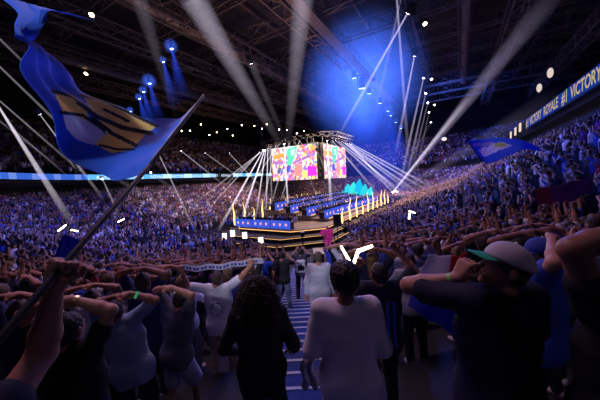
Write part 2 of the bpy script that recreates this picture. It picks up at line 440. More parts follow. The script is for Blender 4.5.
# ================================================================== STAGE
M['emblem'] = glow('desk_emblem', (1, .45, .4), 1.1); M['deskblue'] = glow('desk_panel', (.06, .12, .85), .9)
def stage():
    st = empty('stage', P(36, -17.5, 0), ANG_U)          # local x = u, local y = -v
    def poly(u0, u1, v0, v1, c): return [(u0+c, v0), (u1-c, v0), (u1, v0+c), (u1, v1-c), (u1-c, v1), (u0+c, v1), (u0, v1-c), (u0, v0+c)]
    def strip(pl, z, mat, name='edge_strip', r=.03):
        mm = MB(); n = len(pl)
        for i in range(n):
            a, b = pl[i], pl[(i+1) % n]
            mm.bar((a[0]-36, -(a[1]+17.5), z), (b[0]-36, -(b[1]+17.5), z), r)
        mm.build(name, mat, st)
    def slab(mm, pl, z0, z1):
        n = len(pl); q = [Vector((u-36, -(v+17.5), z)) for z in (z0, z1) for u, v in pl]
        mm.add(q, [tuple(range(n)), tuple(range(2*n-1, n-1, -1))] + [(i, (i+1) % n, (i+1) % n+n, i+n)[::-1] for i in range(n)])
    for k, (u0, u1, v0, v1, c, z0, z1) in enumerate([(19.8, 56, -25.8, -10.8, 4, 0, .5), (20.8, 55, -25, -11.4, 3.6, .5, .98), (22.4, 54, -24.2, -12.2, 2.6, .98, 1.45)]):
        m = MB(); slab(m, poly(u0, u1, v0, v1, c), z0, z1-.06); m.build('base_tier', M['black'], st)
        m = MB(); slab(m, poly(u0-.05, u1+.05, v0-.05, v1+.05, c), z1-.06, z1+.04 if k == 2 else z1); m.build('deck', M['deck'] if k == 2 else M['deck2'], st)
        strip(poly(u0-.1, u1+.1, v0-.1, v1+.1, c), z1-.10, M['goldstrip'], r=.03 if k == 2 else .014)
    for k in range(4):   # player risers
        mm = MB(); v = -14.4-2.4*k
        mm.box((4.5, -(v+17.5), 1.47+.15*(k+1)), (24, 2.3, .3*(k+1))); mm.build('riser', M['deck'], st)
        mm = MB(); mm.bar((-7.5, -(v+17.5)-1.17, 1.55+.3*(k+1)), (16.5, -(v+17.5)-1.17, 1.55+.3*(k+1)), .03); mm.build('riser_light', M['goldstrip'], st)
    tag(st, 'large black raised arena stage with glowing gold edges in the middle of the floor', 'stage')
stage()
def make_desk():
    d = empty('player_desk')
    MB().box((0, 0, .74), (3.3, .8, .05)).build('tabletop', M['black'], d)
    pn = MB().box((0, -.42, .5), (3.3, .05, .95)).build('front_panel', M['deskblue'], d)
    for k in (-1.0, 0, 1.0): MB().lathe([(.0, 0), (.17, 0), (.17, .03), (0, .03)], 10, (k, -.45, .5), q=Matrix.Rotation(PI/2, 3, 'X')).build('emblem', M['emblem'], pn)
    for sx in (-1.6, 1.6): MB().box((sx, 0, .36), (.06, .7, .72)).build('leg', M['black'], d)
    for k in (-1.2, -.4, .4, 1.2):
        mo = MB().box((k, .05, 1.03), (.6, .05, .36)).box((k, .08, .82), (.08, .05, .14)).box((k, .1, .775), (.25, .2, .02)).build('monitor', M['black'], d)
        MB().box((k, .08, 1.03), (.56, .012, .32)).build('screen', M['bluestrip'], mo)
    return d
desk0 = make_desk(); used = False; players = []
def place_desk(u, v, z, heading, label, group):
    global used
    o = desk0 if not used else copy_tree(desk0); used = True
    o.location = P(u, v, z); o.rotation_euler = (0, 0, heading); o.scale = (.76 if 'near edge' in group else .95, 1, .9 if 'near edge' in group else 1); tag(o, label, 'desk', group)
    for k in (-1.2, -.4, .4, 1.2):
        q = Vector((k, .75, 0)); q.rotate(Euler((0, 0, heading))); players.append((o.location+q, heading+PI, o))
for k in range(3):   # front row, panels face the near end (-u)
    place_desk(23.2, -16.3-2.6*k, 1.5, ANG_U-PI/2, f'long blue fronted player desk on the near edge of the stage, {ordinal(k)} from the steps', 'desks along the near edge of the stage')
for r in range(4):
    for k in range(7):
        place_desk(30+3.35*k, -14.2-2.4*r, 1.49+.3*(r+1), ANG_U, f'blue fronted player desk on stage, {ordinal(r)} riser up, {ordinal(k)} along from the near end', 'desks on the stage risers')
# flame jets
def flame_mesh(h, r):
    m = MB(); pr = [(.02, 0)]+[(r*(.5+.7*math.sin(PI*min(1, t*1.25))**.7)*(1-t)**.5+.01, h*t) for t in np.linspace(.05, .98, 10)]
    m.lathe(pr, 9); me = m.mesh('flame', M['flame'], True)
    for v in me.vertices:
        t = v.co.z/h; v.co.x += .12*math.sin(7*t+r*40)*t; v.co.y += .1*math.cos(9*t+r*20)*t
    return me
fm = [flame_mesh(2.9, .10), flame_mesh(2.0, .09), flame_mesh(3.0, .11)]
i = 0
spots = [(29+2.6*k, -11.8, .98) for k in range(10)] + [(24.5+1.9*k, -24.6, .98) for k in range(14)]
for u, v, z in spots:
    e = empty('flame_jet', P(u, v, z)); i += 1
    MB().box((0, 0, .1), (.3, .3, .2)).build('nozzle_box', M['black'], e)
    f = link('flame', fm[i % 3], e, (0, 0, .2), (0, 0, i)); near = v > -15
    tag(e, f'tall gold flame jet on the {"near" if near else "far"} long edge of the stage, {ordinal((i-1) if near else i-11)} from the corner', 'flame jet', 'flame jets along the stage edges')
# cyan crystal crown on the far end of the deck
def crown():
    base = P(50.5, -17.3, 1.5); e = empty('crystal_crown_sign', base, ANG_U-PI/2)
    cy = []
    shapes = [(-2.7, .2, 1.3, 1.7), (-1.7, .9, 1.5, 2.3), (-.6, .7, 1.6, 2.9), (.5, .9, 1.6, 3.2), (1.5, .5, 1.5, 2.6), (2.5, .2, 1.4, 2.3), (-1.1, -.1, 1.4, 1.5), (1.0, -.1, 1.5, 1.6), (0, .2, 1.3, 1.5)]
    for k, (x, z, w, h) in enumerate(shapes):
        m = MB(); t = .3*(x/3)
        pl = [(-w/2, h*.35), (-w*.35, 0), (w*.4, 0), (w/2, h*.45), (w*.1+t, h), (-w*.3+t, h*.75)]
        m.prism([(x+a, z+b+.5) for a, b in pl], -.2-.05*k, .2)
        g = (.01+.02*(k % 3), .55+.16*((k*7) % 3), .72+.13*(k % 2))
        m.build('crystal', glow('cyan_crystal_%d' % k, g, 1.0), e)
    MB().box((0, .3, .3), (6.4, .6, .6)).build('plinth', M['black'], e)
    tag(e, 'jagged glowing cyan crystal crown sign at the far end of the stage', 'sign')
crown()

# ---- video cube
def collage(seed, nx, nz):
    r = np.random.default_rng(seed); X, Z = np.meshgrid(np.linspace(0, 1, nx), np.linspace(0, 1, nz))
    pal = np.array([(1, .82, .9), (1, .95, .95), (.9, .18, .25), (1, .35, .08), (.75, .25, .6), (.35, .18, .6), (1, .8, .25), (.95, .55, .5), (.95, .8, 1), (.25, .35, .75), (1, .9, .8), (.8, .1, .3)])
    pts = r.random((420, 2)); ci = r.integers(0, len(pal), 420)
    D = (X[..., None]-pts[:, 0])**2*2.4+(Z[..., None]-pts[:, 1])**2
    k = D.argmin(-1); col = pal[ci[k]]; col = col*(.8+.4*r.random(420)[k])[..., None]
    def poly(pl, c):
        ins = np.zeros(X.shape, bool); n = len(pl)
        for i in range(n):
            (x1, z1), (x2, z2) = pl[i], pl[(i+1) % n]
            hit = ((z1 > Z) != (z2 > Z)) & (X < (x2-x1)*(Z-z1)/((z2-z1) or 1e-9)+x1); ins ^= hit
        col[ins] = c
    poly([(.02, .62), (.5, .55), (.98, .78), (.98, .68), (.5, .46), (.02, .54)], (.45, .2, .55))
    poly([(.36, .95), (.62, 1), (.58, .78), (.52, .62), (.42, .42), (.34, .5), (.40, .66), (.34, .8)], (.12, .75, .45))
    poly([(.44, .9), (.56, .93), (.52, .75), (.46, .72)], (.6, 1, .85))
    poly([(.02, .8), (.3, .84), (.3, .7), (.02, .66)], (1, .38, .1))
    poly([(.86, .78), (.98, .85), (.98, .98), (.88, .95)], (1, .45, .1))
    poly([(.80, .08), (1, .08), (1, .36), (.80, .38)], (1, .04, .75))
    poly([(.34, .22), (.44, .22), (.46, .42), (.38, .46), (.33, .36)], (.12, .1, .55))
    poly([(.12, .2), (.22, .2), (.24, .38), (.14, .4)], (.1, .12, .35))
    poly([(.52, .1), (.66, .1), (.7, .42), (.58, .48), (.5, .3)], (.9, .3, .28))
    poly([(.68, .05), (.79, .05), (.78, .25), (.7, .28)], (1, .82, .2))
    return col
def screen(name, p0, xdir, w, h, z, seed, label):
    nx, nz = 84, 52; col = collage(seed, nx, nz)
    V = [((i/nx-.5)*w, -.16, (j/nz)*h) for j in range(nz+1) for i in range(nx+1)]
    F = np.array([(j*(nx+1)+i, j*(nx+1)+i+1, (j+1)*(nx+1)+i+1, (j+1)*(nx+1)+i) for j in range(nz) for i in range(nx)])
    e = MB().box((0, .1, h/2), (w+.3, .5, h+.3)).build(name, M['black'])
    e.location = (*p0, z); e.rotation_euler = (0, 0, math.atan2(xdir[1], xdir[0]))
    link('picture', mesh_np('picture', np.array(V), F, M['pix'], colors=np.clip(col.reshape(-1, 3), 0, 1)), e)
    fr = MB()
    for s in (-w/2+.6, 0, w/2-.6): fr.bar((s, .2, h), (s, .2, h+1.2), .05)
    fr.build('hanger', M['darksteel'], e)
    tag(e, label, 'screen', None); return e
screen('video_screen', P(36, -22.4, 0)[:2], (vd.x, vd.y), 8.3, 5.3, 6.55, 3, 'wide bright collage video screen hanging over the stage, facing the near end')
screen('video_screen', P(41.3, -17.7, 0)[:2], (ud.x, ud.y), 9.0, 5.3, 6.5, 3, 'bright collage video screen over the stage, facing the steep stand')

# ring truss above the screens
def ring_truss():
    pl = [(34.5, -14.5), (47, -14.5), (50, -17.5), (50, -28), (47, -31), (35, -28), (33, -26), (33, -16.5)]
    c = P(41, -22, 12.6); m = MB(); n = len(pl)
    for i in range(n):
        for z in (12.3, 12.9):
            for off in (0, .25):
                a, b = pl[i], pl[(i+1) % n]; m.bar(P(*a, z+off*0)+vd*off-c, P(*b, z+off*0)+vd*off-c, .05)
        a, b = P(*pl[i], 0), P(*pl[(i+1) % n], 0); k = int((b-a).length/1.0)
        for q in range(k):
            p, r = a.lerp(b, q/k), a.lerp(b, (q+1)/k)
            m.bar(p+up*12.3-c, r+up*12.9-c, .03, 3); m.bar(p+up*12.9-c, r+up*12.3-c, .03, 3)
    o = m.build('lighting_truss', M['darksteel'], loc=c)
    for i in range(n): MB().bar(P(*pl[i], 12.9)-c, P(*pl[i], 24.5)-c, .02, 3).build('hanging_cable', M['darksteel'], o)
    tag(o, 'octagonal lighting truss hanging above the video screens', 'lighting truss')
ring_truss()
c = P(45, -5.2, 24)
truss(P(24, -4.4, 23.4), P(78, -7.4, 23.4), w=.6, h=.7, r=.06, pitch=1.2, label='lighting truss carrying a row of bright narrow beams, steep side', mat=M['darksteel'])

# ================================================================== LAMPS AND THEIR PAINTED BEAMS
head_me = MB().lathe([(.05, -.28), (.13, -.26), (.15, -.1), (.14, .12), (.16, .2), (.15, .22)], 10).mesh('moving_head', M['black'], True)
yoke_me = MB().box((-.2, 0, -.1), (.03, .08, .45)).box((.2, 0, -.1), (.03, .08, .45)).box((0, 0, -.33), (.43, .12, .06)).mesh('yoke', M['darksteel'])
lens_me = {k: MB().lathe([(.0, .225), (.13, .225), (.13, .24), (0, .245)], 12).mesh('lens', M[k]) for k in ('white', 'bluelamp', 'warm')}
def lamp_beam(p0, p1, r0, r1, col, strength, label, group, kind='white', mat='beam', scale=1.0, cut=None):
    p0, p1 = Vector(p0), Vector(p1); q = (p1-p0).to_track_quat('Z', 'Y')
    o = link('stage_light', head_me); o.location = p0; o.rotation_mode = 'QUATERNION'; o.rotation_quaternion = q; o.scale = (scale,)*3
    link('yoke', yoke_me, o); link('lens', lens_me[kind], o)
    if strength > 0:
        Ln = (p1-p0).length/scale; m = MB(); n = 24
        V = []; st = 6
        for k in range(st+1):
            t = k/st; r = (r0+(r1-r0)*t)/scale
            V += [(r*math.cos(2*PI*i/n), r*math.sin(2*PI*i/n), .24+(Ln-.24)*t) for i in range(n)]
        m.add(V, [(k*n+i, k*n+(i+1) % n, (k+1)*n+(i+1) % n, (k+1)*n+i) for k in range(st) for i in range(n)])
        b = m.build('painted_beam', M[mat], o, True); b.color = (*[c*strength for c in col], 1)  # self-glowing shell painted as the beam
        b.visible_shadow = True
    tag(o, label, 'stage light', group); return o
WH = (.95, .86, 1.0); VI = (.72, .62, 1.0); BL = (.025, .085, 1.0)
f = 266.67
ROLL = math.radians(3.0); PITCH = math.radians(-4.4)
CAMM = (Matrix.Rotation(PI/2+PITCH, 3, 'X') @ Matrix.Rotation(ROLL*-1, 3, 'Z'))
def ray(px, py):
    return (CAMM @ Vector(((px-300)/f, (200-py)/f, -1)))
def at(px, py, y):
    r = ray(px, py); return Vector((0, 0, CAM_Z)) + r*(y/r.y)
def proj(p):
    q = CAMM.transposed() @ (Vector(p)-Vector((0, 0, CAM_Z)))
    if q.z > -.05: return None
    return (300+f*q.x/-q.z, 200-f*q.y/-q.z)
def to_ground(px, py, h=1.2, ymin=8, ymax=120):
    "first depth at which the sight line comes down to h above the terraces"
    r = ray(px, py); y = ymin
    while y < ymax:
        p = Vector((0, 0, CAM_Z))+r*(y/r.y)
        if p.z < zxy(p.x, p.y)+h: return p
        y += .4
    return Vector((0, 0, CAM_Z))+r*(60/r.y)
# (a) lamps on the octagonal truss, beams to the near end and the flag side
A = [((264, 149), (218, 231), 38, 1.1), ((265, 149), (240, 224), 37.5, 1.1), ((266, 148), (256, 217), 37, .9), ((268, 147), (266, 214), 37, .9), ((270, 146), (272, 206), 36, .7), ((284, 142), (289, 221), 35, .9),
     ((276, 144), (262, 210), 36, .8), ((280, 143), (236, 207), 36, .6), ((290, 141), (270, 208), 35, .7), ((294, 140), (318, 199), 34, .8), ((300, 139), (279, 206), 34, .7), ((306, 138), (329, 196), 34, .8), ((312, 138), (300, 186), 34, .6),
     ((262, 150), (214, 196), 39, .6), ((263, 150), (226, 182), 39, .5), ((266, 148), (186, 210), 39, .4), ((272, 146), (246, 190), 38, .6), ((288, 141), (312, 196), 35, .5), ((261, 151), (203, 215), 39, .5), ((298, 139), (345, 200), 34, .5)]
for i, (s, e, y, st) in enumerate(A):
    y2 = to_ground(*e).y
    lamp_beam(at(*s, y), at(*e, min(y2, y+14) if e[1] > 200 else y2), .05, .16 if st < 1 else .22, WH, .95*st, f'white beam lamp on the octagonal truss, {ordinal(i)} from its flag side corner', 'beam lamps on the octagonal truss')
# (b) the fan to the steep side
B = [((327, 139), (331, 204), 35, 1.3), ((331, 139), (377, 193), 36, 1.0), ((334, 139), (394, 192), 37, 1.0), ((337, 140), (404, 194), 38, 1.1), ((340, 140), (411, 192), 38, 1.0), ((343, 141), (420, 194), 39, 1.1),
     ((346, 142), (428, 191), 40, 1.0), ((350, 143), (437, 190), 41, .9), ((348, 142), (400, 200), 40, .7), ((330, 139), (350, 190), 36, .5), ((317, 150), (336, 196), 35, .5), ((344, 142), (412, 205), 39, .7)]
for i, (s, e, y, st) in enumerate(B):
    lamp_beam(at(*s, y), at(*e, 52 if i else 38), .05, .32 if i else .30, WH, .62*st, f'white beam lamp on the steep side of the octagonal truss, {ordinal(i)} from its corner', 'beam lamps on the octagonal truss')
# (c) row on the long lighting truss: depth along the truss follows its own line
Cc = [((410, 9), (336, 140), .85), ((415, 53), (396, 152), .7), ((424, 76), (399, 188), .6), ((426, 92), (404, 190), .6), ((428, 102), (410, 176), .5), ((429, 112), (414, 184), .5), ((431, 122), (390, 196), .5), ((396, -12), (409, 165), .55), ((405, -20), (372, 128), .25)]
for i, (s, e, st) in enumerate(Cc):
    r = ray(*s); k = (24-.6-CAM_Z)/r.z if s[1] > 0 else 26/r.y
    p = Vector((0, 0, CAM_Z))+r*k
    lamp_beam(p, at(*e, 48), .09, .34, VI, .5*st, f'narrow violet-white beam lamp under the long lighting truss, {ordinal(i)} from this end', 'beam lamps on the long lighting truss', scale=1.6)
# (d) strong up-beams from the stage end over the steep stand
lamp_beam(at(394, 192, 46), at(560, -14, 22), .14, 1.05, VI, .30, 'white up-lighter at the far corner of the stage, wide beam over the steep stand', 'up-lighters on the far stage corner', mat='soft')
lamp_beam(at(392, 193, 46), at(470, 96, 28), .10, .30, WH, .75, 'white up-lighter at the far corner of the stage, short bright beam', 'up-lighters on the far stage corner')
lamp_beam(at(396, 192, 48), at(560, 96, 26), .2, 1.5, VI, .10, 'dim violet up-lighter at the far corner of the stage', 'up-lighters on the far stage corner', mat='soft')
# (e) soft grey beams to the roof
for i, (s, e, ys, ye, r0, r1, st) in enumerate([((284, 150), (187, -12), 40, 22, .25, 1.6, .22), ((287, 150), (304, -12), 40, 22, .25, 1.35, .20), ((178, 122), (136, -12), 46, 22, .2, 1.0, .14), ((290, 152), (250, 60), 42, 30, .2, .7, .05)]):
    lamp_beam(at(*e, ye), at(*s, ys), r1*.75, r0*2.2, (.78, .68, .88), st, f'roof spotlight with a wide soft grey beam aimed at the screens, {ordinal(i)} of its kind', 'soft grey roof spotlights', mat='soft', scale=1.5)
# (f) beams over the flag side
Fb = [((-8, 96), (71, 222), 18, 30, .05, .40, .65), ((-30, 38), (115, 178), 20, 40, .05, .3, .13), ((-30, 75), (86, 176), 22, 40, .04, .2, .22), ((-30, 98), (60, 168), 22, 40, .04, .2, .2), ((12, 128), (72, 180), 26, 42, .04, .14, .2),
      ((38, 112), (104, 200), 28, 38, .04, .24, .3), ((102, 178), (120, 217), 36, 31, .05, .2, .35), ((157, 150), (196, 233), 42, 30, .05, .16, .55), ((180, 150), (224, 185), 50, 55, .06, .2, .25), ((204, 152), (240, 178), 56, 60, .06, .2, .2),
      ((-30, 10), (52, 90), 20, 30, .05, .2, .16), ((228, 152), (260, 186), 50, 60, .06, .25, .3), ((64, 150), (78, 175), 40, 45, .04, .12, .2)]
for i, (s, e, ys, ye, r0, r1, st) in enumerate(Fb):
    lamp_beam(at(*s, ys), at(*e, ye), r0, r1, WH, st, f'small beam lamp hung over the flag side stand, {ordinal(i)} from this end', 'beam lamps over the flag side')
lamp_beam(at(112, 176, 44), at(192, 222, 34), .3, .9, (.9, .8, 1), .17, 'soft violet spotlight on the flag side balcony, wide beam across the stand', 'soft balcony spotlights', mat='soft')
lamp_beam(at(150, 172, 46), at(222, 226, 36), .25, .8, (.9, .8, 1), .10, 'soft violet spotlight on the flag side balcony, fainter beam towards the stage', 'soft balcony spotlights', mat='soft')
# (g) blue wash lamps
def blue(px, py, y, sz, st, label, grp, d=(-.1, 0, -1), ln=9, r1=2.6):
    p = at(px, py, y); dd = Vector(d).normalized()
    o = lamp_beam(p, p+dd*ln, .12, r1, BL, st, label, grp, 'bluelamp', 'wash', sz)
    h = MB(); R_ = .5*sz if ln < 10 else (3.2 if st > .3 else .45*sz); h.lathe([(R_*math.sin(PI*i/12)+.001, -R_*math.cos(PI*i/12)) for i in range(13)], 20)
    hh = h.build('painted_halo', M['halo'], o, True); kk = .9 if R_ > 3 else 1.2*st; hh.color = (.06*kk, .16*kk, 1.0*kk, 1)  # glow painted on a sphere around the lamp
G1 = [((171, 46), 30, 1.3), ((163, 60), 34, 1.0), ((149, 81), 38, 1.5), ((143, 90), 41, 1.2), ((139, 97), 44, 1.2), ((130, 110), 50, 1.2)]
for i, ((px, py), y, sz) in enumerate(G1):
    blue(px, py, y, sz, .38, f'blue wash lamp under the flag side roof, {ordinal(i)} from this end', 'blue wash lamps over the flag side', d=(.12, .1, -1), ln=6, r1=1.2)
G2 = [((362, 83), 38, 3.0), ((354, 75), 38, 1.8), ((369, 91), 42, 1.6), ((380, 101), 46, 1.6), ((388, 109), 50, 1.6), ((391, 114), 53, 1.4), ((396, 121), 58, 1.4), ((401, 127), 62, 1.4)]
for i, ((px, py), y, sz) in enumerate(G2):
    blue(px, py, y, sz, .20 if i else .42, f'blue wash lamp on the far steep side roof, {ordinal(i)} in the row' if i else 'very bright blue wash lamp, strongest of the roof row', 'blue wash lamps over the steep side', d=(.05, .35, -1), ln=20, r1=9)
# (h) warm and white work lights
W1 = [((93, 13), 26, 'warm', 1.6), ((87, 72), 36, 'warm', 1.6), ((83, 97), 40, 'warm', .9), ((424, 22), 30, 'warm', 1.6), ((431, 78), 44, 'warm', 1.4), ((434, 104), 56, 'warm', 1.4)]
for i, ((px, py), y, k, sz) in enumerate(W1):
    p = at(px, py, y); lamp_beam(p, p+Vector((0, -1, -1.4)), .1, .1, WH, 0, f'warm yellow work light hanging from the roof, {ordinal(i)} counted from the flag', 'warm work lights', k, 'beam', sz)
for i in range(16):
    px = 176+8.5*i+random.uniform(-3, 3); py = 128+random.uniform(-5, 9)
    p = at(px, py, 62+random.uniform(-5, 8)); lamp_beam(p, p+Vector((.1, -1, -.8)), .1, .1, WH, 0, f'tiny pinkish house light in the far roof, {ordinal(i)} of the row', 'far house lights', 'warm' if i % 2 else 'white', 'beam', 1.0)
# round hanging lanterns on the dark side
for i, (px, py, y, r) in enumerate([(550, 73, 26, .42), (539, 88, 30, .42), (444, 139, 52, .5)]):
    e = MB().lathe([(.0, -.06), (r, -.06), (r, .06), (0, .06)], 24, q=Matrix.Rotation(PI/2, 3, 'X')).build('round_lamp', M['black'], loc=at(px, py, y)); e.rotation_euler = (.15, 0, -.5 if i < 2 else -.2)
    MB().lathe([(.0, .065), (r*.93, .065), (r*.93, .09), (0, .09)], 24, q=Matrix.Rotation(PI/2, 3, 'X')).build('diffuser', glow('diffuser_%d' % i, (1, .82, .74), .75 if i < 2 else 1.2), e)
    e.scale = (.6 if i < 2 else 1, 1, 1.15 if i < 2 else .7)
    MB().bar((0, 0, r), (0, 0, r+9), .015, 4).build('hanging_cord', M['black'], e)
    tag(e, ['tall oval pale lamp above the dark steep stand, higher of two', 'pale oval lamp above the dark steep stand, lower of two', 'small pale round lamp over the far end of the steep stand'][i], 'lamp')
# ================================================================== BODIES
def nets(f, lo, hi, h, B=8):
    lo = np.array(lo, float)-h*2; hi = np.array(hi, float)+h*2
    nb = np.ceil((hi-lo)/(h*B)).astype(int)+1; n = nb*B
    bc = np.stack(np.meshgrid(*[np.arange(k) for k in nb], indexing='ij'), -1).reshape(-1, 3)
    cen = lo+(bc+.5)*B*h-.5*h
    fv = f(cen); act = np.abs(fv) < h*B*.95+.03
    G = np.repeat(fv, B**3).reshape(*nb, B, B, B)
    lx = np.stack(np.meshgrid(*[np.arange(B)]*3, indexing='ij'), -1).reshape(-1, 3)
    ab = bc[act]
    pts = (lo+((ab[:, None, :]*B+lx[None])*h)).reshape(-1, 3)
    vals = np.concatenate([f(pts[i:i+60000]) for i in range(0, len(pts), 60000)]) if len(pts) else np.zeros(0)
    Gf = G.reshape(-1, B, B, B); Gf[np.nonzero(act)[0]] = vals.reshape(-1, B, B, B)
    V = Gf.reshape(*nb, B, B, B).transpose(0, 3, 1, 4, 2, 5).reshape(*n)
    s = V < 0
    c = sum(s[i:n[0]-1+i, j:n[1]-1+j, k:n[2]-1+k].astype(np.int8) for i in (0, 1) for j in (0, 1) for k in (0, 1))
    cells = np.argwhere((c > 0) & (c < 8)); idx = -np.ones(c.shape, np.int32); idx[tuple(cells.T)] = np.arange(len(cells))
    acc = np.zeros((len(cells), 3)); cnt = np.zeros(len(cells))
    cor = [(i, j, k) for i in (0, 1) for j in (0, 1) for k in (0, 1)]
    for a in cor:
        for b in cor:
            if sum(abs(x-y) for x, y in zip(a, b)) != 1 or a > b: continue
            va = V[cells[:, 0]+a[0], cells[:, 1]+a[1], cells[:, 2]+a[2]]; vb = V[cells[:, 0]+b[0], cells[:, 1]+b[1], cells[:, 2]+b[2]]
            m = (va < 0) != (vb < 0); t = np.where(m, va/np.where(m, va-vb, 1), 0)
            p = np.array(a)+t[:, None]*(np.array(b)-np.array(a)); acc[m] += p[m]; cnt[m] += 1
    verts = lo+(cells+acc/np.maximum(cnt, 1)[:, None])*h
    F = []
    for ax in range(3):
        o1, o2 = [(1, 2), (2, 0), (0, 1)][ax]
        sl = [slice(0, None)]*3; a = s; d = np.zeros(3, int); d[ax] = 1
        sh = [slice(0, n[q]-1) if q == ax else slice(1, n[q]-1) for q in range(3)]
        sh2 = [slice(1, n[q]) if q == ax else slice(1, n[q]-1) for q in range(3)]
        A, Bm = s[tuple(sh)], s[tuple(sh2)]
        e = np.argwhere(A != Bm)
        if not len(e): continue
        flip = A[tuple(e.T)]
        base = e.copy()
        for q in range(3):
            if q != ax: base[:, q] += 1
        def g(x, y):
            cc = base.copy(); cc[:, o1] += x; cc[:, o2] += y; return idx[tuple(cc.T)]
        q = np.stack([g(-1, -1), g(0, -1), g(0, 0), g(-1, 0)], 1)
        q[~flip] = q[~flip][:, ::-1]
        F.append(q)
    return verts, np.concatenate(F).astype(np.int32)

class Field:
    "smooth union of tapered capsules and ellipsoids"
    def __init__(s, k=.03): s.p = []; s.k = k; s.cut = []; s.noise = None; s.sub = []
    def cap(s, a, b, ra, rb=None, k=None): s.p.append(('c', np.array(a, float), np.array(b, float), ra, ra if rb is None else rb, k or s.k)); return s
    def ell(s, c, r, R=None, k=None): s.p.append(('e', np.array(c, float), np.array(r, float), None if R is None else np.array(R), None, k or s.k)); return s
    @staticmethod
    def d1(q, p):
        if p[0] == 'c':
            a, b, ra, rb = p[1:5]; ab = b-a; L2 = ab @ ab+1e-12
            t = np.clip((q-a) @ ab/L2, 0, 1); return np.linalg.norm(q-a-t[:, None]*ab, axis=1)-(ra+(rb-ra)*t)
        c, r, R = p[1:4]; x = q-c
        if R is not None: x = x @ R
        k0 = np.linalg.norm(x/r, axis=1); k1 = np.linalg.norm(x/(r*r), axis=1)+1e-9
        return k0*(k0-1)/k1
    def __call__(s, q):
        d = None
        for p in s.p:
            e = s.d1(q, p)
            if d is None: d = e; continue
            k = p[5]; hh = np.maximum(k-np.abs(d-e), 0)/k
            d = np.minimum(d, e)-hh*hh*k*.25
        for p in s.sub:
            e = -s.d1(q, p); k = p[5]; hh = np.maximum(k-np.abs(d-e), 0)/k; d = np.maximum(d, e)+hh*hh*k*.25
        if s.noise is not None: d = d+s.noise(q)
        for n, c in s.cut: d = np.maximum(d, q @ n-c)
        return d
    def bounds(s):
        lo = []; hi = []
        for p in s.p:
            if p[0] == 'c':
                r = max(p[3], p[4]); lo += [np.minimum(p[1], p[2])-r]; hi += [np.maximum(p[1], p[2])+r]
            else: r = p[2].max(); lo += [p[1]-r]; hi += [p[1]+r]
        return np.min(lo, 0)-.02, np.max(hi, 0)+.02
    def mesh(s, name, mat, h):
        v, f = nets(s, *s.bounds(), h); return mesh_np(name, v, f, mat, smooth=True)

def nrm(v): v = np.array(v, float); return v/(np.linalg.norm(v)+1e-9)
def ik(S0, T, l1, l2, hint):
    S0 = np.array(S0, float); T = np.array(T, float); d = T-S0; D = np.linalg.norm(d)
    D2 = min(D, (l1+l2)*.995); u = nrm(d); T = S0+u*D2
    a = (l1*l1-l2*l2+D2*D2)/(2*D2); hgt = math.sqrt(max(l1*l1-a*a, 0))
    hn = np.array(hint, float); hn = hn-(hn @ u)*u; return S0+u*a+nrm(hn)*hgt, T

def hand(fd, wrist, fwd, nrml, side, curl=.35, sc=1.0, detail=True, thumb=1, spread=.0):
    """palm, four unequal fingers and a thumb; fwd = towards the fingertips, nrml = out of the palm, side = +1/-1 thumb side"""
    fwd = nrm(fwd); nrml = nrm(np.array(nrml)-(np.array(nrml) @ fwd)*fwd); lat = np.cross(fwd, nrml)*side
    w = np.array(wrist, float)
    if not detail:
        fd.cap(w, w+fwd*.06*sc, .028*sc, .036*sc, .03)
        c = w+fwd*.085*sc
        for i, x in enumerate((.03, .01, -.01, -.03)): fd.cap(c+lat*x*sc, c+lat*x*1.2*sc+fwd*.06*sc+nrml*curl*.05*sc, .0125*sc, .011*sc, .008)
        fd.cap(w+fwd*.03*sc+lat*.03*sc, w+fwd*.08*sc+lat*.06*sc+nrml*.02*sc, .015*sc, .012*sc, .012)
        return
    for i, x in enumerate((.030, .010, -.010, -.028)):
        fd.cap(w+fwd*.005+lat*x*.55*sc, w+fwd*.088*sc+lat*x*sc, .0165*sc, .0135*sc, .018)
    fd.cap(w+fwd*.03*sc+lat*.02*sc+nrml*.008, w+fwd*.05*sc+lat*.038*sc+nrml*.012, .018*sc, .014*sc, .014)
    for x, ln in ((.030, .078), (.010, .088), (-.010, .082), (-.028, .064)):
        p = w+fwd*.088*sc+lat*x*sc; ang = 0; d = fwd+lat*x*spread*8
        for j, (fr, r) in enumerate(((.45, .0098), (.30, .0088), (.25, .0078))):
            ang += curl*(1.25 if j == 0 else 1.35)
            dd = nrm(d)*math.cos(ang)+nrml*math.sin(ang); q = p+dd*ln*fr*sc; fd.cap(p, q, r*sc, (r-.0008)*sc, .004); p = q
    p = w+fwd*.03*sc+lat*.030*sc+nrml*.01
    d1 = nrm(fwd*.65+lat*.75+nrml*.35); q = p+d1*.042*sc; fd.cap(p, q, .0135*sc, .0115*sc, .012)
    d2 = nrm(fwd*.9+lat*(.35-.6*curl*thumb)+nrml*(.3+curl*.6)); r = q+d2*.032*sc; fd.cap(q, r, .0110*sc, .0098*sc, .004)
    d3 = nrm(fwd*.8+lat*(.1-1.0*curl*thumb)+nrml*(.3+curl)); fd.cap(r, r+d3*.026*sc, .0098*sc, .0085*sc, .004)

def Rz(a): c, s = math.cos(a), math.sin(a); return np.array([[c, -s, 0], [s, c, 0], [0, 0, 1.]])
def Rx(a): c, s = math.cos(a), math.sin(a); return np.array([[1., 0, 0], [0, c, -s], [0, s, c]])
def Ry(a): c, s = math.cos(a), math.sin(a); return np.array([[c, 0, s], [0, 1, 0], [-s, 0, c]])

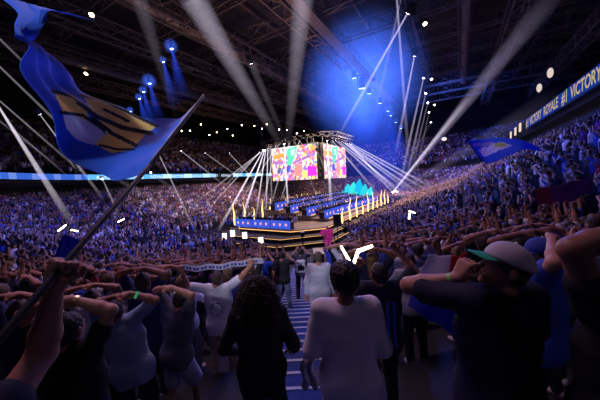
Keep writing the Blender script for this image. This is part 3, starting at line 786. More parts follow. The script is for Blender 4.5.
def figure(H=1.75, lean=0, side=0, twist=0, head=(0, 0, 0), lh=None, rh=None, lhint=(-1, 0, 0), rhint=(1, 0, 0), lcurl=.3, rcurl=.3, lpalm=(0, -1, 0), rpalm=(0, -1, 0),
           lfwd=None, rfwd=None, stride=.06, knee=0, build=1.0, sleeve=.62, shirt_len=0, legs='long', hair='short', female=False, fine=True, h=.008, pockets=False, lsplit=None, open_coat=False, parts=('body', 'shirt', 'trousers', 'hair', 'shoes')):
    """x = to the person's right, y = facing, z = up. Hands lh/rh are wrist targets. Returns dict of meshes"""
    k = H/1.75; b = build
    T = Rz(twist) @ Ry(side) @ Rx(-lean)
    pel = np.array([0, 0, .94*k-knee*.25])
    def tp(x, y, z): return pel+T @ (np.array([x, y, z])*k)
    hipR, hipL = pel+Rz(twist*.3) @ np.array([.09*k, 0, -.02]), pel+Rz(twist*.3) @ np.array([-.09*k, 0, -.02])
    footR, footL = np.array([.11+stride*.3, stride, .0])*k, np.array([-.11-stride*.3, -stride, .0])*k
    ankR, ankL = footR+[0, 0, .085*k], footL+[0, 0, .085*k]
    kR, _ = ik(hipR, ankR, .44*k, .42*k, (0.1, 1, 0)); kL, _ = ik(hipL, ankL, .44*k, .42*k, (-.1, 1, 0))
    sh = .175 if not female else .155
    shR, shL = tp(sh*b, 0, .48), tp(-sh*b, 0, .48)
    def up_sh(s, tgt):   # shoulders rise with a raised arm
        if tgt is not None and tgt[2] > s[2]+.1: return s+T @ np.array([-.02*np.sign(s[0]), 0, .05])*k
        return s
    l1, l2 = .30*k, .26*k
    rh = tp(.28, .05, -.10) if rh is None else np.array(rh, float); lh = tp(-.28, .05, -.10) if lh is None else np.array(lh, float)
    shR, shL = up_sh(shR, rh), up_sh(shL, lh)
    eR, wR = ik(shR, rh, l1, l2, rhint); eL, wL = ik(shL, lh, l1, l2, lhint)
    neck = tp(0, -.005, .53); HR = T @ Rz(head[0]) @ Rx(-head[1]) @ Ry(head[2]); hc = neck+HR @ np.array([0, .02, .135])*k
    def hp(x, y, z): return hc+HR @ np.array([x, y, z])*k
    out = {}
    # ---- body (skin)
    F = Field(.03)
    F.cap(pel+[0, 0, .0], tp(0, 0, .2), .095*k*b**.5); F.cap(tp(-.05*b, .005, .06), tp(.05*b, .005, .06), .092*k*b**.5); F.cap(tp(-.055*b, .005, .16), tp(.055*b, .005, .16), .088*k*b**.5); F.cap(tp(-.06*b, .008, .25), tp(.06*b, .008, .25), .092*k*b**.5); F.cap(tp(-.07*b, .008, .34), tp(.07*b, .008, .34), .094*k*b**.5)
    F.cap(shL, shR, .055*k*b); F.cap(tp(0, -.01, .46), neck+HR @ np.array([0, .0, .06])*k, .058*k, .052*k)
    for hi, kn, an in ((hipR, kR, ankR), (hipL, kL, ankL)): F.cap(hi, kn, .082*k*b, .055*k*b); F.cap(kn, an, .052*k*b, .036*k)
    for s0, e, w in ((shR, eR, wR), (shL, eL, wL)):
        F.cap(s0, e, .049*k*b, .040*k*b, .02); m = e+(w-e)*.3; F.cap(e, m, .040*k*b, .041*k*b, .02); F.cap(m, w, .041*k*b, .026*k, .02)
    hk = k**.5
    F.ell(hp(0, -.005, .015), np.array([.074, .094, .098])*hk, HR, .02); F.ell(hp(0, .028, -.04), np.array([.056, .066, .072])*hk, HR, .03)
    if fine:
        F.cap(hp(0, .092, .01), hp(0, .110, -.022), .009*k, .013*k, .012)            # nose
        F.cap(hp(-.03, .083, .028), hp(.03, .083, .028), .010*k, .010*k, .015)       # brow
        F.cap(hp(-.018, .088, -.058), hp(.018, .088, -.058), .008*k, .008*k, .01)    # lips
        F.cap(hp(0, .078, -.088), hp(0, .08, -.088), .018*k, .018*k, .02)            # chin
        for sx in (-1, 1): F.ell(hp(sx*.077, -.008, -.004), np.array([.011, .020, .032])*k, HR @ Rz(sx*-.4), .008)
        F.sub = [('c', hp(-.031, .094, .008), hp(-.029, .094, .008), .012*k, .012*k, .012), ('c', hp(.031, .094, .008), hp(.029, .094, .008), .012*k, .012*k, .012),
                 ('c', hp(-.02, .101, -.058), hp(.02, .101, -.058), .004*k, .004*k, .004)]
    rf = nrm(wR-eR) if rfwd is None else rfwd; lf = nrm(wL-eL) if lfwd is None else lfwd
    hand(F, wR, rf, rpalm, 1, rcurl, k, fine); hand(F, wL, lf, lpalm, -1, lcurl, k, fine)
    if 'body' in parts: out['body'] = F.mesh('person_body', None, h)
    wr = lambda amp, sx: (lambda q: amp*np.sin(q[:, 0]*23+sx+3*np.sin(q[:, 2]*9))*np.sin(q[:, 2]*17+q[:, 1]*19+sx*2))
    # ---- shirt
    if 'shirt' in parts:
        F = Field(.05); g = .016
        hem = -.06-shirt_len
        LV = [(hem, .075, .112), (.05, .070, .106), (.14, .064, .102), (.24, .072, .106), (.34, .088, .106), (.42, .09, .088)] if not female else [(hem, .08, .112), (.05, .068, .100), (.14, .056, .094), (.24, .062, .100), (.34, .078, .104), (.42, .08, .084)]
        for (z0, w0, r0), (z1, w1, r1) in zip(LV, LV[1:]):
            for sx in (-1, 0, 1): F.cap(tp(sx*w0*b, .008, z0), tp(sx*w1*b, .008, z1), r0*k*b**.5+g*.7, r1*k*b**.5+g*.7, .03)
        F.cap(pel+[-.075*b, -.015, -.01], pel+[.075*b, -.015, -.01], .116*k*b**.5+g*.8, k=.05); F.cap(pel+[-.075*b, .02, -.01], pel+[.075*b, .02, -.01], .108*k*b**.5+g*.8, k=.05)
        F.cap(shL+(shR-shL)*.05, shR+(shL-shR)*.05, .062*k*b**.5+g*.5)
        F.cap(tp(-.12*b, -.012, .44), tp(.12*b, -.012, .44), .066*k+g*.5)
        for s0, e, w in ((shR, eR, wR), (shL, eL, wL)):
            if sleeve <= 1: F.cap(s0, s0+(e-s0)*sleeve, .058*k*b+g*.6, .052*k*b+g*.9, .04)
            else: F.cap(s0, e, .056*k*b+g*.6, .047*k*b+g*.6, .04); F.cap(e, e+(w-e)*.92, .046*k*b+g*.5, .032*k*b+g*.7, .02)
        nn = T @ np.array([0, 0, -1.]); F.cut = [(nn, nn @ tp(0, 0, hem-.06))]
        # neckline
        F.sub = [('c', tp(0, .0, .56), tp(0, .02, .66), .062*k, .07*k, .012)]
        F.noise = wr(.005 if fine else .003, 1.0)
        out['shirt'] = F.mesh('shirt', M['cloth'], h*1.15)
    if 'trousers' in parts:
        F = Field(.035); g = .012; F.cap(pel+[-.07*b, 0, .03], pel+[.07*b, 0, .03], .098*k*b**.5+g)
        for hi, kn, an in ((hipR, kR, ankR), (hipL, kL, ankL)):
            if legs == 'long': F.cap(hi, kn, .088*k*b+g, .060*k*b+g); F.cap(kn, an, .058*k*b+g, .048*k+g)
            else: F.cap(hi, hi+(kn-hi)*.85, .092*k*b+g*1.5, .078*k*b+g*2)
        F.cap(hipR+[0, -.03, .0], hipL+[0, -.03, 0], .092*k*b**.5); F.noise = wr(.004, 4.0)
        out['trousers'] = F.mesh('trousers', M['cloth'], h*1.3)
    if 'shoes' in parts:
        for ft, s, nm in ((footR, .15, 'shoe_r'), (footL, -.15, 'shoe_l')):
            F = Field(.02); d = Rz(-s) @ np.array([0, 1, 0]); F.cap(ft+d*-.05*k+[0, 0, .04], ft+d*.13*k+[0, 0, .034], .042*k, .036*k); F.cap(ft+d*-.04*k+[0, 0, .07], ft+d*.02*k+[0, 0, .07], .042*k)
            F.cut = [(np.array([0, 0, -1.]), 0.0)]; out[nm] = F.mesh('shoe', M['cloth'], max(h*1.3, .012))
    if 'hair' in parts and hair:
        F = Field(.02)
        F.ell(hp(0, -.014, .03), np.array([.083, .100, .100])*hk, HR, .02)
        if hair in ('short', 'afro'): F.ell(hp(0, -.045, -.02), np.array([.074, .062, .06])*hk, HR, .03)
        if hair == 'afro': F.ell(hp(0, -.01, .055), np.array([.096, .108, .086])*hk, HR, .02); F.ell(hp(0, -.03, .0), np.array([.093, .088, .075])*hk, HR, .02)
        if hair == 'long': F.cap(hp(0, -.05, 0), hp(0, -.085, -.22), .082*k, .065*k, .05)
        if hair == 'bun': F.ell(hp(0, -.115, .05), np.array([.04, .04, .04])*hk, HR, .01); F.ell(hp(0, -.05, -.02), np.array([.072, .055, .055])*hk, HR, .03)
        n1 = HR @ nrm([0, 1, -.42]); F.cut = [(n1, n1 @ hp(0, .062 if hair != 'afro' else .07, .035))]
        if hair in ('short', 'afro'): n2 = HR @ nrm([0, .35, -1]); F.cut.append((n2, n2 @ hp(0, -.05, -.075)))
        F.noise = (lambda q: .0045*np.sin(q[:, 0]*150)*np.sin(q[:, 1]*140)*np.sin(q[:, 2]*150)+.003*np.sin(q[:, 0]*60+q[:, 2]*50)) if hair != 'afro' else (lambda q: .007*np.sin(q[:, 0]*120+2*np.sin(q[:, 2]*60))*np.sin(q[:, 1]*110)*np.sin(q[:, 2]*115))
        out['hair'] = F.mesh('hair', M['hairc'], h*.9)
    out['J'] = dict(shR=shR, shL=shL, eR=eR, eL=eL, wR=wR, wL=wL, hc=hc, HR=HR, hp=hp, tp=tp, T=T, k=k, neck=neck)
    return out
NAMES = {'shirt': 'shirt', 'trousers': 'trousers', 'hair': 'hair', 'shoes': 'shoes'}
def put(fig, loc, heading, skin='skin', shirt=(.7, .7, .7), trousers=(.05, .06, .1), hair=(.03, .02, .015), shoes=(.5, .5, .5), scale=1.0, trouser_name='trousers', shirt_name='shirt'):
    """heading: world angle the person faces"""
    o = link('person', fig['body']); o.location = loc; o.rotation_euler = (0, 0, heading-PI/2); o.scale = (scale,)*3
    if not o.data.materials: o.data.materials.append(M[skin])
    if o.data.materials[0] != M[skin]:
        o.material_slots[0].link = 'OBJECT'; o.material_slots[0].material = M[skin]
    for k, c in (('shirt', shirt), ('trousers', trousers), ('hair', hair), ('shoe_r', shoes), ('shoe_l', shoes)):
        if k in fig and c is not None:
            q = link({'shirt': shirt_name, 'trousers': trouser_name, 'shoe_r': 'shoe', 'shoe_l': 'shoe'}.get(k, k), fig[k], o); q.color = (*c, 1)
    return o
def local(loc, heading, p, scale=1.0):
    "world point -> the figure's own frame"
    return Rz(-(heading-PI/2)) @ (np.array(p, float)-np.array(loc, float))/scale
# ================================================================== PEOPLE NEAR THE CAMERA
heroes = []      # (x, y) kept clear by the rest of the crowd
def gz(x, y):
    z = zxy(x, y)
    if abs(x) < .78 and y < 17: z = max(z, zaisle(y)+.1)
    return z
def who(o, label, group=None): tag(o, label, 'person', group); heroes.append((o.location.x, o.location.y)); return o
FW = PI/2
def arr(v): return np.array(v, float)
HOH = dict(rh=(.075, -.02, 1.80), lh=(-.075, -.03, 1.79), rhint=(1, .1, .05), lhint=(-1, .1, .05), rfwd=nrm((-1, 0, .05)), lfwd=nrm((1, 0, .05)), rpalm=(0, 0, -1), lpalm=(0, 0, -1))
def hoh(H, **k):
    d = dict(HOH); s = H/1.75
    d['rh'] = tuple(arr(d['rh'])*s); d['lh'] = tuple(arr(d['lh'])*s); d.update(k); return d
SK = (.3, .3, .3)
def hero(x, y, H, heading=FW, skin='skin', cols=None, label='', z=None, fk=None, h=.0075, world_l=None, world_r=None, **putk):
    z = gz(x, y) if z is None else z; loc = (x, y, z); fk = dict(fk or {})
    if world_l is not None: fk['lh'] = local(loc, heading, world_l)
    if world_r is not None: fk['rh'] = local(loc, heading, world_r)
    fg = figure(H=H, h=h, **fk); o = put(fg, loc, heading, skin=skin, **(cols or {}), **putk); who(o, label); return o, fg
def rot_to(loc, heading): return Rz(heading-PI/2)
def Wd(o, p):     # figure frame -> world
    return Vector(Rz(o.rotation_euler.z) @ arr(p)) + o.location

# 1 white T-shirt, back to us
o, fg = hero(.275, 1.75, 1.78, label='person with thick dark hair in a plain white T-shirt, back turned, right beside the aisle',
    cols=dict(shirt=(.86, .80, .84), trousers=(.02, .02, .03), hair=(.02, .014, .01)), fk=dict(hair='afro', build=.97, sleeve=.95, lh=(-.22, .22, 1.0), rh=(.22, .16, .95), lhint=(-.35, -1, -.1), rhint=(.35, -1, 0), lcurl=1.0, head=(.08, .05, 0), shirt_len=.08), skin='skin2')
# folded white shirt hanging from that hand
def cloth_grid(name, fn, nu, nv, mat, colf=None, thick=.004):
    V = []; F = []
    for j in range(nv+1):
        for i in range(nu+1): V.append(tuple(fn(i/nu, j/nv)))
    F = np.array([(j*(nu+1)+i, j*(nu+1)+i+1, (j+1)*(nu+1)+i+1, (j+1)*(nu+1)+i) for j in range(nv) for i in range(nu)])
    col = None
    if colf: col = [colf((i+.5)/nu, (j+.5)/nv) for j in range(nv) for i in range(nu)]
    V = np.array(V); c = V.mean(0)
    o = link(name, mesh_np(name, V-c, F, mat, smooth=True, colors=col), loc=Vector(c))
    if thick: md = o.modifiers.new('s', 'SOLIDIFY'); md.thickness = thick
    return o
hw = Wd(o, fg['J']['wL'])
c = cloth_grid('white_garment', lambda s, t: hw+Vector((-.045+.12*(s-.5)*(.5+t)+.02*math.sin(9*t), .05+.03*math.sin(s*14+2*t), .02-.36*t)), 14, 14, M['cloth'])
c.color = (.65, .62, .68, 1); tag(c, 'folded white garment held low by the person in the plain white T-shirt', 'garment')

# 2 person with long curls, black jacket
o, fg = hero(-.39, 2.1, 1.68, label='person with big dark curly hair in a black jacket, back turned, between white shirts', skin='skin2',
    cols=dict(shirt=(.006, .006, .009), trousers=(.006, .006, .009), hair=(.035, .02, .014), shoes=(.02, .02, .02)), shirt_name='jacket', fk=dict(hair='long', build=1.0, sleeve=2, lh=(-.26, .16, .95), rh=(.26, .16, .95), lhint=(-.4, -1, 0), rhint=(.4, -1, 0), shirt_len=.1))
def curls(fg, o):
    hp = fg['J']['hp']; m = MB(); r = random.Random(5)
    for k in range(520):
        a = r.uniform(0, 2*PI); low = r.random() < .55
        if abs(math.atan2(math.sin(a-PI/2), math.cos(a-PI/2))) < .75: continue
        if low: z0 = r.uniform(-.20, .06); rr = .115+.035*math.sin(min(1, (.06-z0)/.2)*PI*.6); x0, y0 = rr*math.cos(a)*1.12, rr*math.sin(a)*.95-.02
        else: el = r.uniform(.0, 1.5); x0, y0, z0 = .118*math.cos(a)*math.cos(el), .118*math.sin(a)*math.cos(el)-.01, .045+.095*math.sin(el)
        Ln = r.uniform(.05, .13); rad = r.uniform(.009, .016); tn = r.uniform(1.5, 2.6); ph = r.uniform(0, 6); pts = []
        ox, oy = r.uniform(.0, .05)*math.cos(a), r.uniform(0, .05)*math.sin(a)
        for q in range(14):
            t = q/13
            pts.append(Vector(hp(x0+ox*t+rad*math.cos(ph+tn*2*PI*t), y0+oy*t+rad*math.sin(ph+tn*2*PI*t), z0-Ln*t+.012*math.sin(PI*t))))
        for p, q in zip(pts, pts[1:]): m.bar(p, q, .0052, 4)
    me = m.mesh('curls', M['hairc'], True); c = link('curls', me, o); c.color = (.045, .022, .014, 1); tag(c, 'loose dark brown ringlets')
curls(fg, o)

# 3 white T-shirt with scarf held up
hl, hr = at(182, 272, 3.75), at(252, 264, 3.85)
o, fg = hero(-1.34, 4.0, 1.78, label='person in a white T-shirt with a round back print holding a scarf overhead', world_l=hl, world_r=hr,
    cols=dict(shirt=(.8, .78, .85), trousers=(.35, .22, .2), hair=(.06, .035, .025), shoes=(.5, .55, .7)), fk=dict(hair='short', build=1.02, sleeve=.8, lhint=(-1, -.3, -.6), rhint=(1, -.3, -.6), lcurl=1.1, rcurl=1.1, shirt_len=.05, head=(.1, .1, 0), lfwd=(0, 0, 1), rfwd=(0, 0, 1)))
def print_ring(o, fg):
    tp = fg['J']['tp']; m = MB()
    def pt(a, r): return Vector(tp(r*math.cos(a), -.118-.012*math.cos(a)**2*0, .26+r*math.sin(a)))
    for r0, r1, a0, a1 in ((.085, .10, 0, 2*PI), (.055, .068, .3, PI-.3), (.03, .045, PI, 2*PI)):
        n = 28
        for i in range(n):
            a, b = a0+(a1-a0)*i/n, a0+(a1-a0)*(i+1)/n
            if (i % 4 == 3) and r0 > .08: continue
            V = [pt(a, r0), pt(b, r0), pt(b, r1), pt(a, r1)]; m.add(V, [(0, 3, 2, 1)])
    p = m.build('back_print', pbr('navy_print', (.03, .05, .25), .8), o)
    sw = p.modifiers.new('s', 'SHRINKWRAP'); sw.target = [c for c in o.children if c.name.startswith('shirt')][0]; sw.wrap_method = 'PROJECT'; sw.use_project_y = True; sw.use_negative_direction = True; sw.use_positive_direction = True; sw.offset = .004
print_ring(o, fg)
hl2, hr2 = Wd(o, fg['J']['wL'])+Vector((0, 0, .10)), Wd(o, fg['J']['wR'])+Vector((0, 0, .10))
def scarf_fn(s, t):
    s2 = -.05+1.25*s
    p = hl2.lerp(hr2, s2); return p+Vector((0, .012*math.sin(s*20), -.085*t-.03*math.sin(min(1, max(0, s2))*PI)*1+.01*math.sin(s*23)))
def scarf_col(s, t):
    if .3 < t < .72 and .08 < s < .92 and int(s*46) % 4 != 3 and not (int(s*46) % 4 == 1 and .45 < t < .58): return (.06, .08, .4)
    return (.72, .70, .78)
c = cloth_grid('scarf', scarf_fn, 92, 12, M['flag'], scarf_col); tag(c, 'white supporter scarf with navy lettering stretched overhead between two hands', 'scarf')

# 4 grey T-shirt, hands on head, pale shorts
o, fg = hero(-1.47, 2.85, 1.56, heading=FW-.45, label='person in a grey T-shirt and pale shorts with both hands clasped on the head',
    cols=dict(shirt=(.13, .13, .17), trousers=(.42, .42, .5), hair=(.015, .012, .012)), fk=hoh(1.56, hair='short', build=1.0, sleeve=.62, legs='short', stride=.12, lean=.12, side=.08, head=(-.3, .1, 0), shirt_len=.03), trouser_name='shorts')
# 5 pale blue T-shirt
o, fg = hero(-1.82, 2.62, 1.60, heading=FW+.15, label='person in a baggy pale blue T-shirt leaning with arms folded over the head',
    cols=dict(shirt=(.30, .40, .62), trousers=(.02, .02, .03), hair=(.015, .012, .012)), fk=hoh(1.60, hair='short', build=1.1, sleeve=.7, side=-.22, lean=.1, shirt_len=.06))
wb = MB().lathe([(.034, -.012), (.036, -.012), (.036, .012), (.034, .012)], 16)
J = fg['J']; p = J['wR']+(J['eR']-J['wR'])*.22
b = wb.build('wristband', glow('green_band', (.1, .8, .35), .25), o); b.location = Vector(p); b.rotation_mode = 'QUATERNION'; b.rotation_quaternion = Vector(J['wR']-J['eR']).to_track_quat('Z', 'Y'); tag(b, 'green wristband')
# 6 dark figure with a watch, elbow out
o, fg = hero(-1.62, 1.74, 1.70, heading=FW-.05, label='person in black with a gold watch, elbow jutting out, behind the flag bearer',
    cols=dict(shirt=(.005, .005, .008), trousers=(.01, .01, .012), hair=(.015, .012, .012)), fk=hoh(1.74, hair='short', build=1.05, sleeve=.55, rhint=(1, .2, -.25)))
J = fg['J']; p = J['wR']+(J['eR']-J['wR'])*.12
b = MB().lathe([(.031, -.01), (.034, -.01), (.034, .01), (.031, .01)], 16).box((0, -.034, 0), (.032, .008, .034)).build('wristwatch', pbr('gold_metal', (.8, .55, .2), .3, 1), o)
b.location = Vector(p); b.rotation_mode = 'QUATERNION'; b.rotation_quaternion = Vector(J['wR']-J['eR']).to_track_quat('Z', 'Y'); tag(b, 'gold wristwatch')

# 7 the flag bearer
pole_a, pole_b, pole_c = at(66, 262, .97), at(150, 165, 1.62), at(204, 95, 2.3)
pd = (pole_b-pole_a).normalized()
fist = pole_a
wr = fist+Vector((-.035, -.02, -.085))
o, fg = hero(-1.17, .74, 1.82, heading=FW-.25, label='person in dark clothes gripping a flag pole with a raised fist', world_r=wr, h=.006,
    cols=dict(shirt=(.008, .012, .035), trousers=(.01, .01, .012), hair=(.015, .012, .012)), fk=dict(hair='short', build=1.1, sleeve=.5, rhint=local((0, 0, 0), FW-.25, (-.25, -.35, -1)), rcurl=1.25, rfwd=local((0, 0, 0), FW-.25, (.25, .25, .94)), rpalm=local((0, 0, 0), FW-.25, (.85, -.45, .1))))
P0 = fist-pd*.35
m = MB(); m.bar(P0-fist, pole_b-fist, .0125, 12, r2=.012); m.bar(pole_b-fist, pole_c-fist, .012, 12, r2=.010)
pole = m.build('flag_pole', M['poleblack'], loc=fist, smooth=False)
def flag_surface(bot, top, name, nu, nv, colf, label_parent, ripple):
    B = [at(*p) for p in bot]; Tt = [at(*p) for p in top]
    def cr(L_, s):
        n = len(L_)-1; x = min(s*n, n-1e-6); i = int(x); t = x-i
        p0, p1, p2, p3 = L_[max(i-1, 0)], L_[i], L_[i+1], L_[min(i+2, n)]
        return .5*((2*p1)+(p2-p0)*t+(2*p0-5*p1+4*p2-p3)*t*t+(3*p1-p0-3*p2+p3)*t*t*t)
    V = []; col = []
    for j in range(nv+1):
        for i in range(nu+1):
            s, t = i/nu, j/nv; p = cr(B, s).lerp(cr(Tt, s), t); V.append(p+Vector((.4, 1, .3))*ripple(s, t))
    F = np.array([(j*(nu+1)+i, j*(nu+1)+i+1, (j+1)*(nu+1)+i+1, (j+1)*(nu+1)+i) for j in range(nv) for i in range(nu)])
    for j in range(nv):
        for i in range(nu): col.append(colf(V[j*(nu+1)+i], (i+.5)/nu, (j+.5)/nv))
    c0 = V[0]; o = link(name, mesh_np(name, np.array([tuple(v-c0) for v in V]), F, M['flag'], smooth=True, colors=col), loc=c0)
    md = o.modifiers.new('s', 'SOLIDIFY'); md.thickness = .003; return o
def inpoly(x, y, pl):
    ins = False; n = len(pl)
    for i in range(n):
        (x1, y1), (x2, y2) = pl[i], pl[(i+1) % n]
        if (y1 > y) != (y2 > y) and x < (x2-x1)*(y-y1)/(y2-y1)+x1: ins = not ins
    return ins
def seg(x, y, pts, w):
    for (x1, y1), (x2, y2) in zip(pts, pts[1:]):
        dx, dy = x2-x1, y2-y1; t = max(0, min(1, ((x-x1)*dx+(y-y1)*dy)/(dx*dx+dy*dy)))
        if math.hypot(x-x1-t*dx, y-y1-t*dy) < w: return True
    return False
GOLD = (1, .74, .24); LAV = (.75, .72, .92); FB = (.03, .17, .80); INK = (.01, .01, .03)
design = [([(55, 94), (72, 98), (86, 112), (92, 124), (78, 118), (62, 112)], GOLD), ([(83, 96), (110, 104), (132, 116), (156, 127), (146, 135), (132, 150), (112, 154), (95, 145), (106, 134), (97, 120)], GOLD),
          ([(62, 116), (84, 117), (103, 131), (106, 144), (92, 146), (76, 141), (66, 130)], LAV), ([(118, 117), (140, 122), (156, 128), (148, 133), (128, 127)], (.75, .72, .8))]
inks = [([(52, 92), (72, 97), (84, 106)], 1.6), ([(78, 103), (98, 118), (122, 128), (152, 134)], 2.2), ([(92, 119), (112, 134), (136, 146)], 2.0), ([(82, 96), (108, 103), (134, 116), (158, 127)], 1.5), ([(100, 146), (118, 150), (134, 150)], 1.2), ([(60, 113), (82, 116), (104, 131)], 1.5), ([(104, 110), (128, 122)], 1.4)]
def bigcol(p, s, t):
    q = proj(p)
    if q is None: return FB
    x, y = q
    for pts, wd in inks:
        if seg(x, y, pts, wd): return INK
    for pl, c in design:
        if inpoly(x, y, pl): return c
    if s < .07: return (.45, .5, .85)
    return FB
bot = [(150, 165, 1.62), (136, 176, 1.6), (112, 180, 1.55), (88, 173, 1.5), (64, 146, 1.42), (44, 108, 1.33), (31, 70, 1.27), (25, 46, 1.22), (22, 34, 1.2), (12, 14, 1.26), (-8, -6, 1.35)]
top = [(204, 95, 2.3), (182, 117, 2.2), (160, 119, 2.08), (138, 116, 1.98), (112, 105, 1.85), (86, 90, 1.72), (62, 70, 1.6), (42, 48, 1.42), (29, 34, 1.26), (52, 12, 1.36), (90, 20, 1.5)]
fl = flag_surface(bot, top, 'flag', 230, 100, bigcol, None, lambda s, t: .022*math.sin(9*s*PI+3.5*t)*min(1, s*6)+.012*math.sin(t*19+s*8)*min(1, s*6)+.008*math.sin(31*s+9*t)*min(1, s*6))
fl.parent = pole; fl.location = fl.location-pole.location
tag(pole, 'huge waving blue flag with gold emblem on a black pole, gripped by a raised fist', 'flag')
# 8 cap wearer calling out
o, fg = hero(1.09, 1.45, 1.91, heading=FW+.25, label='person in a pale cap with green peak cupping a hand to the mouth', world_l=at(457, 278, 1.46), h=.0065,
    cols=dict(shirt=(.012, .014, .045), trousers=(.25, .28, .4), hair=(.06, .035, .02)), fk=dict(hair='short', build=1.2, sleeve=.7, head=(1.05, -.28, .0), lhint=(-.55, .75, -.5), lcurl=.8, lfwd=local((0, 0, 0), FW+.25, (.45, -.1, .9)), lpalm=local((0, 0, 0), FW+.25, (.9, .35, -.2))))
def cap(fg, o, crown, peak, tilt=-.12):
    hp = fg['J']['hp']; V = []; n, mrows = 36, 10
    for j in range(mrows+1):
        e = (PI/2)*j/mrows
        for i in range(n):
            a = 2*PI*i/n; x, y, z = .092*math.cos(a)*math.cos(e), .112*math.sin(a)*math.cos(e), .10*math.sin(e)
            s = 1+.015*abs(math.cos(3*a)); yy = y*s-.012; zz = z+.038+tilt*(yy-.02)*-1.0
            V.append(hp(x*s, yy, zz))
    F = np.array([(j*n+i, j*n+(i+1) % n, (j+1)*n+(i+1) % n, (j+1)*n+i) for j in range(mrows) for i in range(n)])
    c = link('cap', mesh_np('cap', np.array(V), F, M['cloth'], smooth=True), o); c.color = (*crown, 1); md = c.modifiers.new('s', 'SOLIDIFY'); md.thickness = -.003
    b = MB(); V = []; nu, nv = 14, 6
    for j in range(nv+1):
        for i in range(nu+1):
            a = PI/2+(i/nu-.5)*1.9; r = .0+.085*(j/nv)*math.cos((a-PI/2)*.85)
            x, y = .088*math.cos(a), .108*math.sin(a)+r-.012; V.append(Vector(hp(x, y, .040+tilt*(y-.02)*-1-.9*(x*x)-.02*(j/nv))))
    b.add(V, [(j*(nu+1)+i, j*(nu+1)+i+1, (j+1)*(nu+1)+i+1, (j+1)*(nu+1)+i) for j in range(nv) for i in range(nu)])
    k = b.build('peak', M['cloth'], c, True); k.color = (*peak, 1); md = k.modifiers.new('s', 'SOLIDIFY'); md.thickness = .004
    MB().lathe([(.0, 0), (.009, 0), (.006, .006), (0, .008)], 10, hp(0, -.012, .137)).build('top_button', M['cloth'], c)
cap(fg, o, (.50, .46, .50), (.02, .38, .22))
def band(o, fg, which, t, name, mat, r=.034):
    J = fg['J']; w_, e_ = J['w'+which], J['e'+which]; p = w_+(e_-w_)*t
    b = MB().lathe([(r-.002, -.011), (r, -.011), (r, .011), (r-.002, .011)], 16).build(name, mat, o)
    b.location = Vector(p); b.rotation_mode = 'QUATERNION'; b.rotation_quaternion = Vector(w_-e_).to_track_quat('Z', 'Y'); return b
tag(band(o, fg, 'L', .12, 'wristband', pbr('lime_band', (.35, .75, .2), .6)), 'lime wristband')
# tricolour cloth behind that person
def tri_col(s, t):
    if t > .46+.10*s: return (.012, .04, .42)
    return (.55, .52, .6) if s < .52 else (.55, .03, .05)
Q = [at(429, 256, 1.95), at(470, 254, 1.75), at(470, 345, 1.75), at(408, 306, 1.95)]
c = cloth_grid('tricolour_flag', lambda s, t: (Q[0].lerp(Q[1], s)).lerp(Q[3].lerp(Q[2], s), t)+Vector((0, .03*math.sin(8*s+3*t), .008*math.sin(15*s))), 40, 40, M['flag'], tri_col)
tag(c, 'white red and blue flag draped beside the person in the pale cap', 'flag')
# 9 elbow at the edge
o, fg = hero(1.45, 1.12, 1.76, heading=FW+.05, label='person in black at the frame edge, bare elbow raised and hands on head', h=.0065,
    cols=dict(shirt=(.008, .008, .01), trousers=(.01, .01, .01), hair=(.015, .012, .012)), fk=hoh(1.80, hair='short', build=1.2, sleeve=.42, lhint=(-1, .1, -.6)), skin='skin2')
# 10 profile in a blue and white jersey
o, fg = hero(1.85, 1.98, 1.78, heading=FW+.6, label='person in a blue and white jersey shading the eyes with one raised arm', world_l=at(552, 238, 1.85),
    cols=dict(shirt=(.04, .08, .5), trousers=(.02, .02, .03), hair=(.015, .012, .012)), fk=dict(hair='short', build=1.05, sleeve=.6, head=(.7, .1, 0), lhint=(-1, -.3, -.4), lfwd=(1, .2, 0), lpalm=(0, .3, -1)))
cap(fg, o, (.03, .06, .35), (.03, .05, .3))
# 11 striped jersey holding a light up
o, fg = hero(.80, 2.75, 1.80, label='person in a black and blue striped jersey raising one arm in front', world_l=at(357, 266, 3.0), world_r=at(398, 252, 2.95),
    cols=dict(shirt=(.012, .014, .03), trousers=(.02, .02, .03), hair=(.02, .015, .012)), fk=dict(hair='short', build=1.1, sleeve=.75, lhint=(-1, -.2, -1), rhint=(1, -.2, -1), lcurl=1.1, rcurl=.5, shirt_len=.04))
def stripes(o, fg):
    tp = fg['J']['tp']; sh = [c for c in o.children if c.name.startswith('shirt')][0]
    for k, x in enumerate((-.10, -.035, .035, .10)):
        V = []; n = 16
        for j in range(n+1):
            z = -.04+.46*j/n
            for dx in (-.013, .013): V.append(Vector(tp(x+dx, -.16, z)))
        m = MB(); m.add(V, [(2*j, 2*j+1, 2*j+3, 2*j+2) for j in range(n)])
        s = m.build('stripe', M['cloth'], sh, True); s.color = (.03, .08, .5, 1)
        sw = s.modifiers.new('s', 'SHRINKWRAP'); sw.target = sh; sw.wrap_method = 'PROJECT'; sw.use_project_y = True; sw.use_negative_direction = True; sw.use_positive_direction = True; sw.offset = .003
stripes(o, fg)
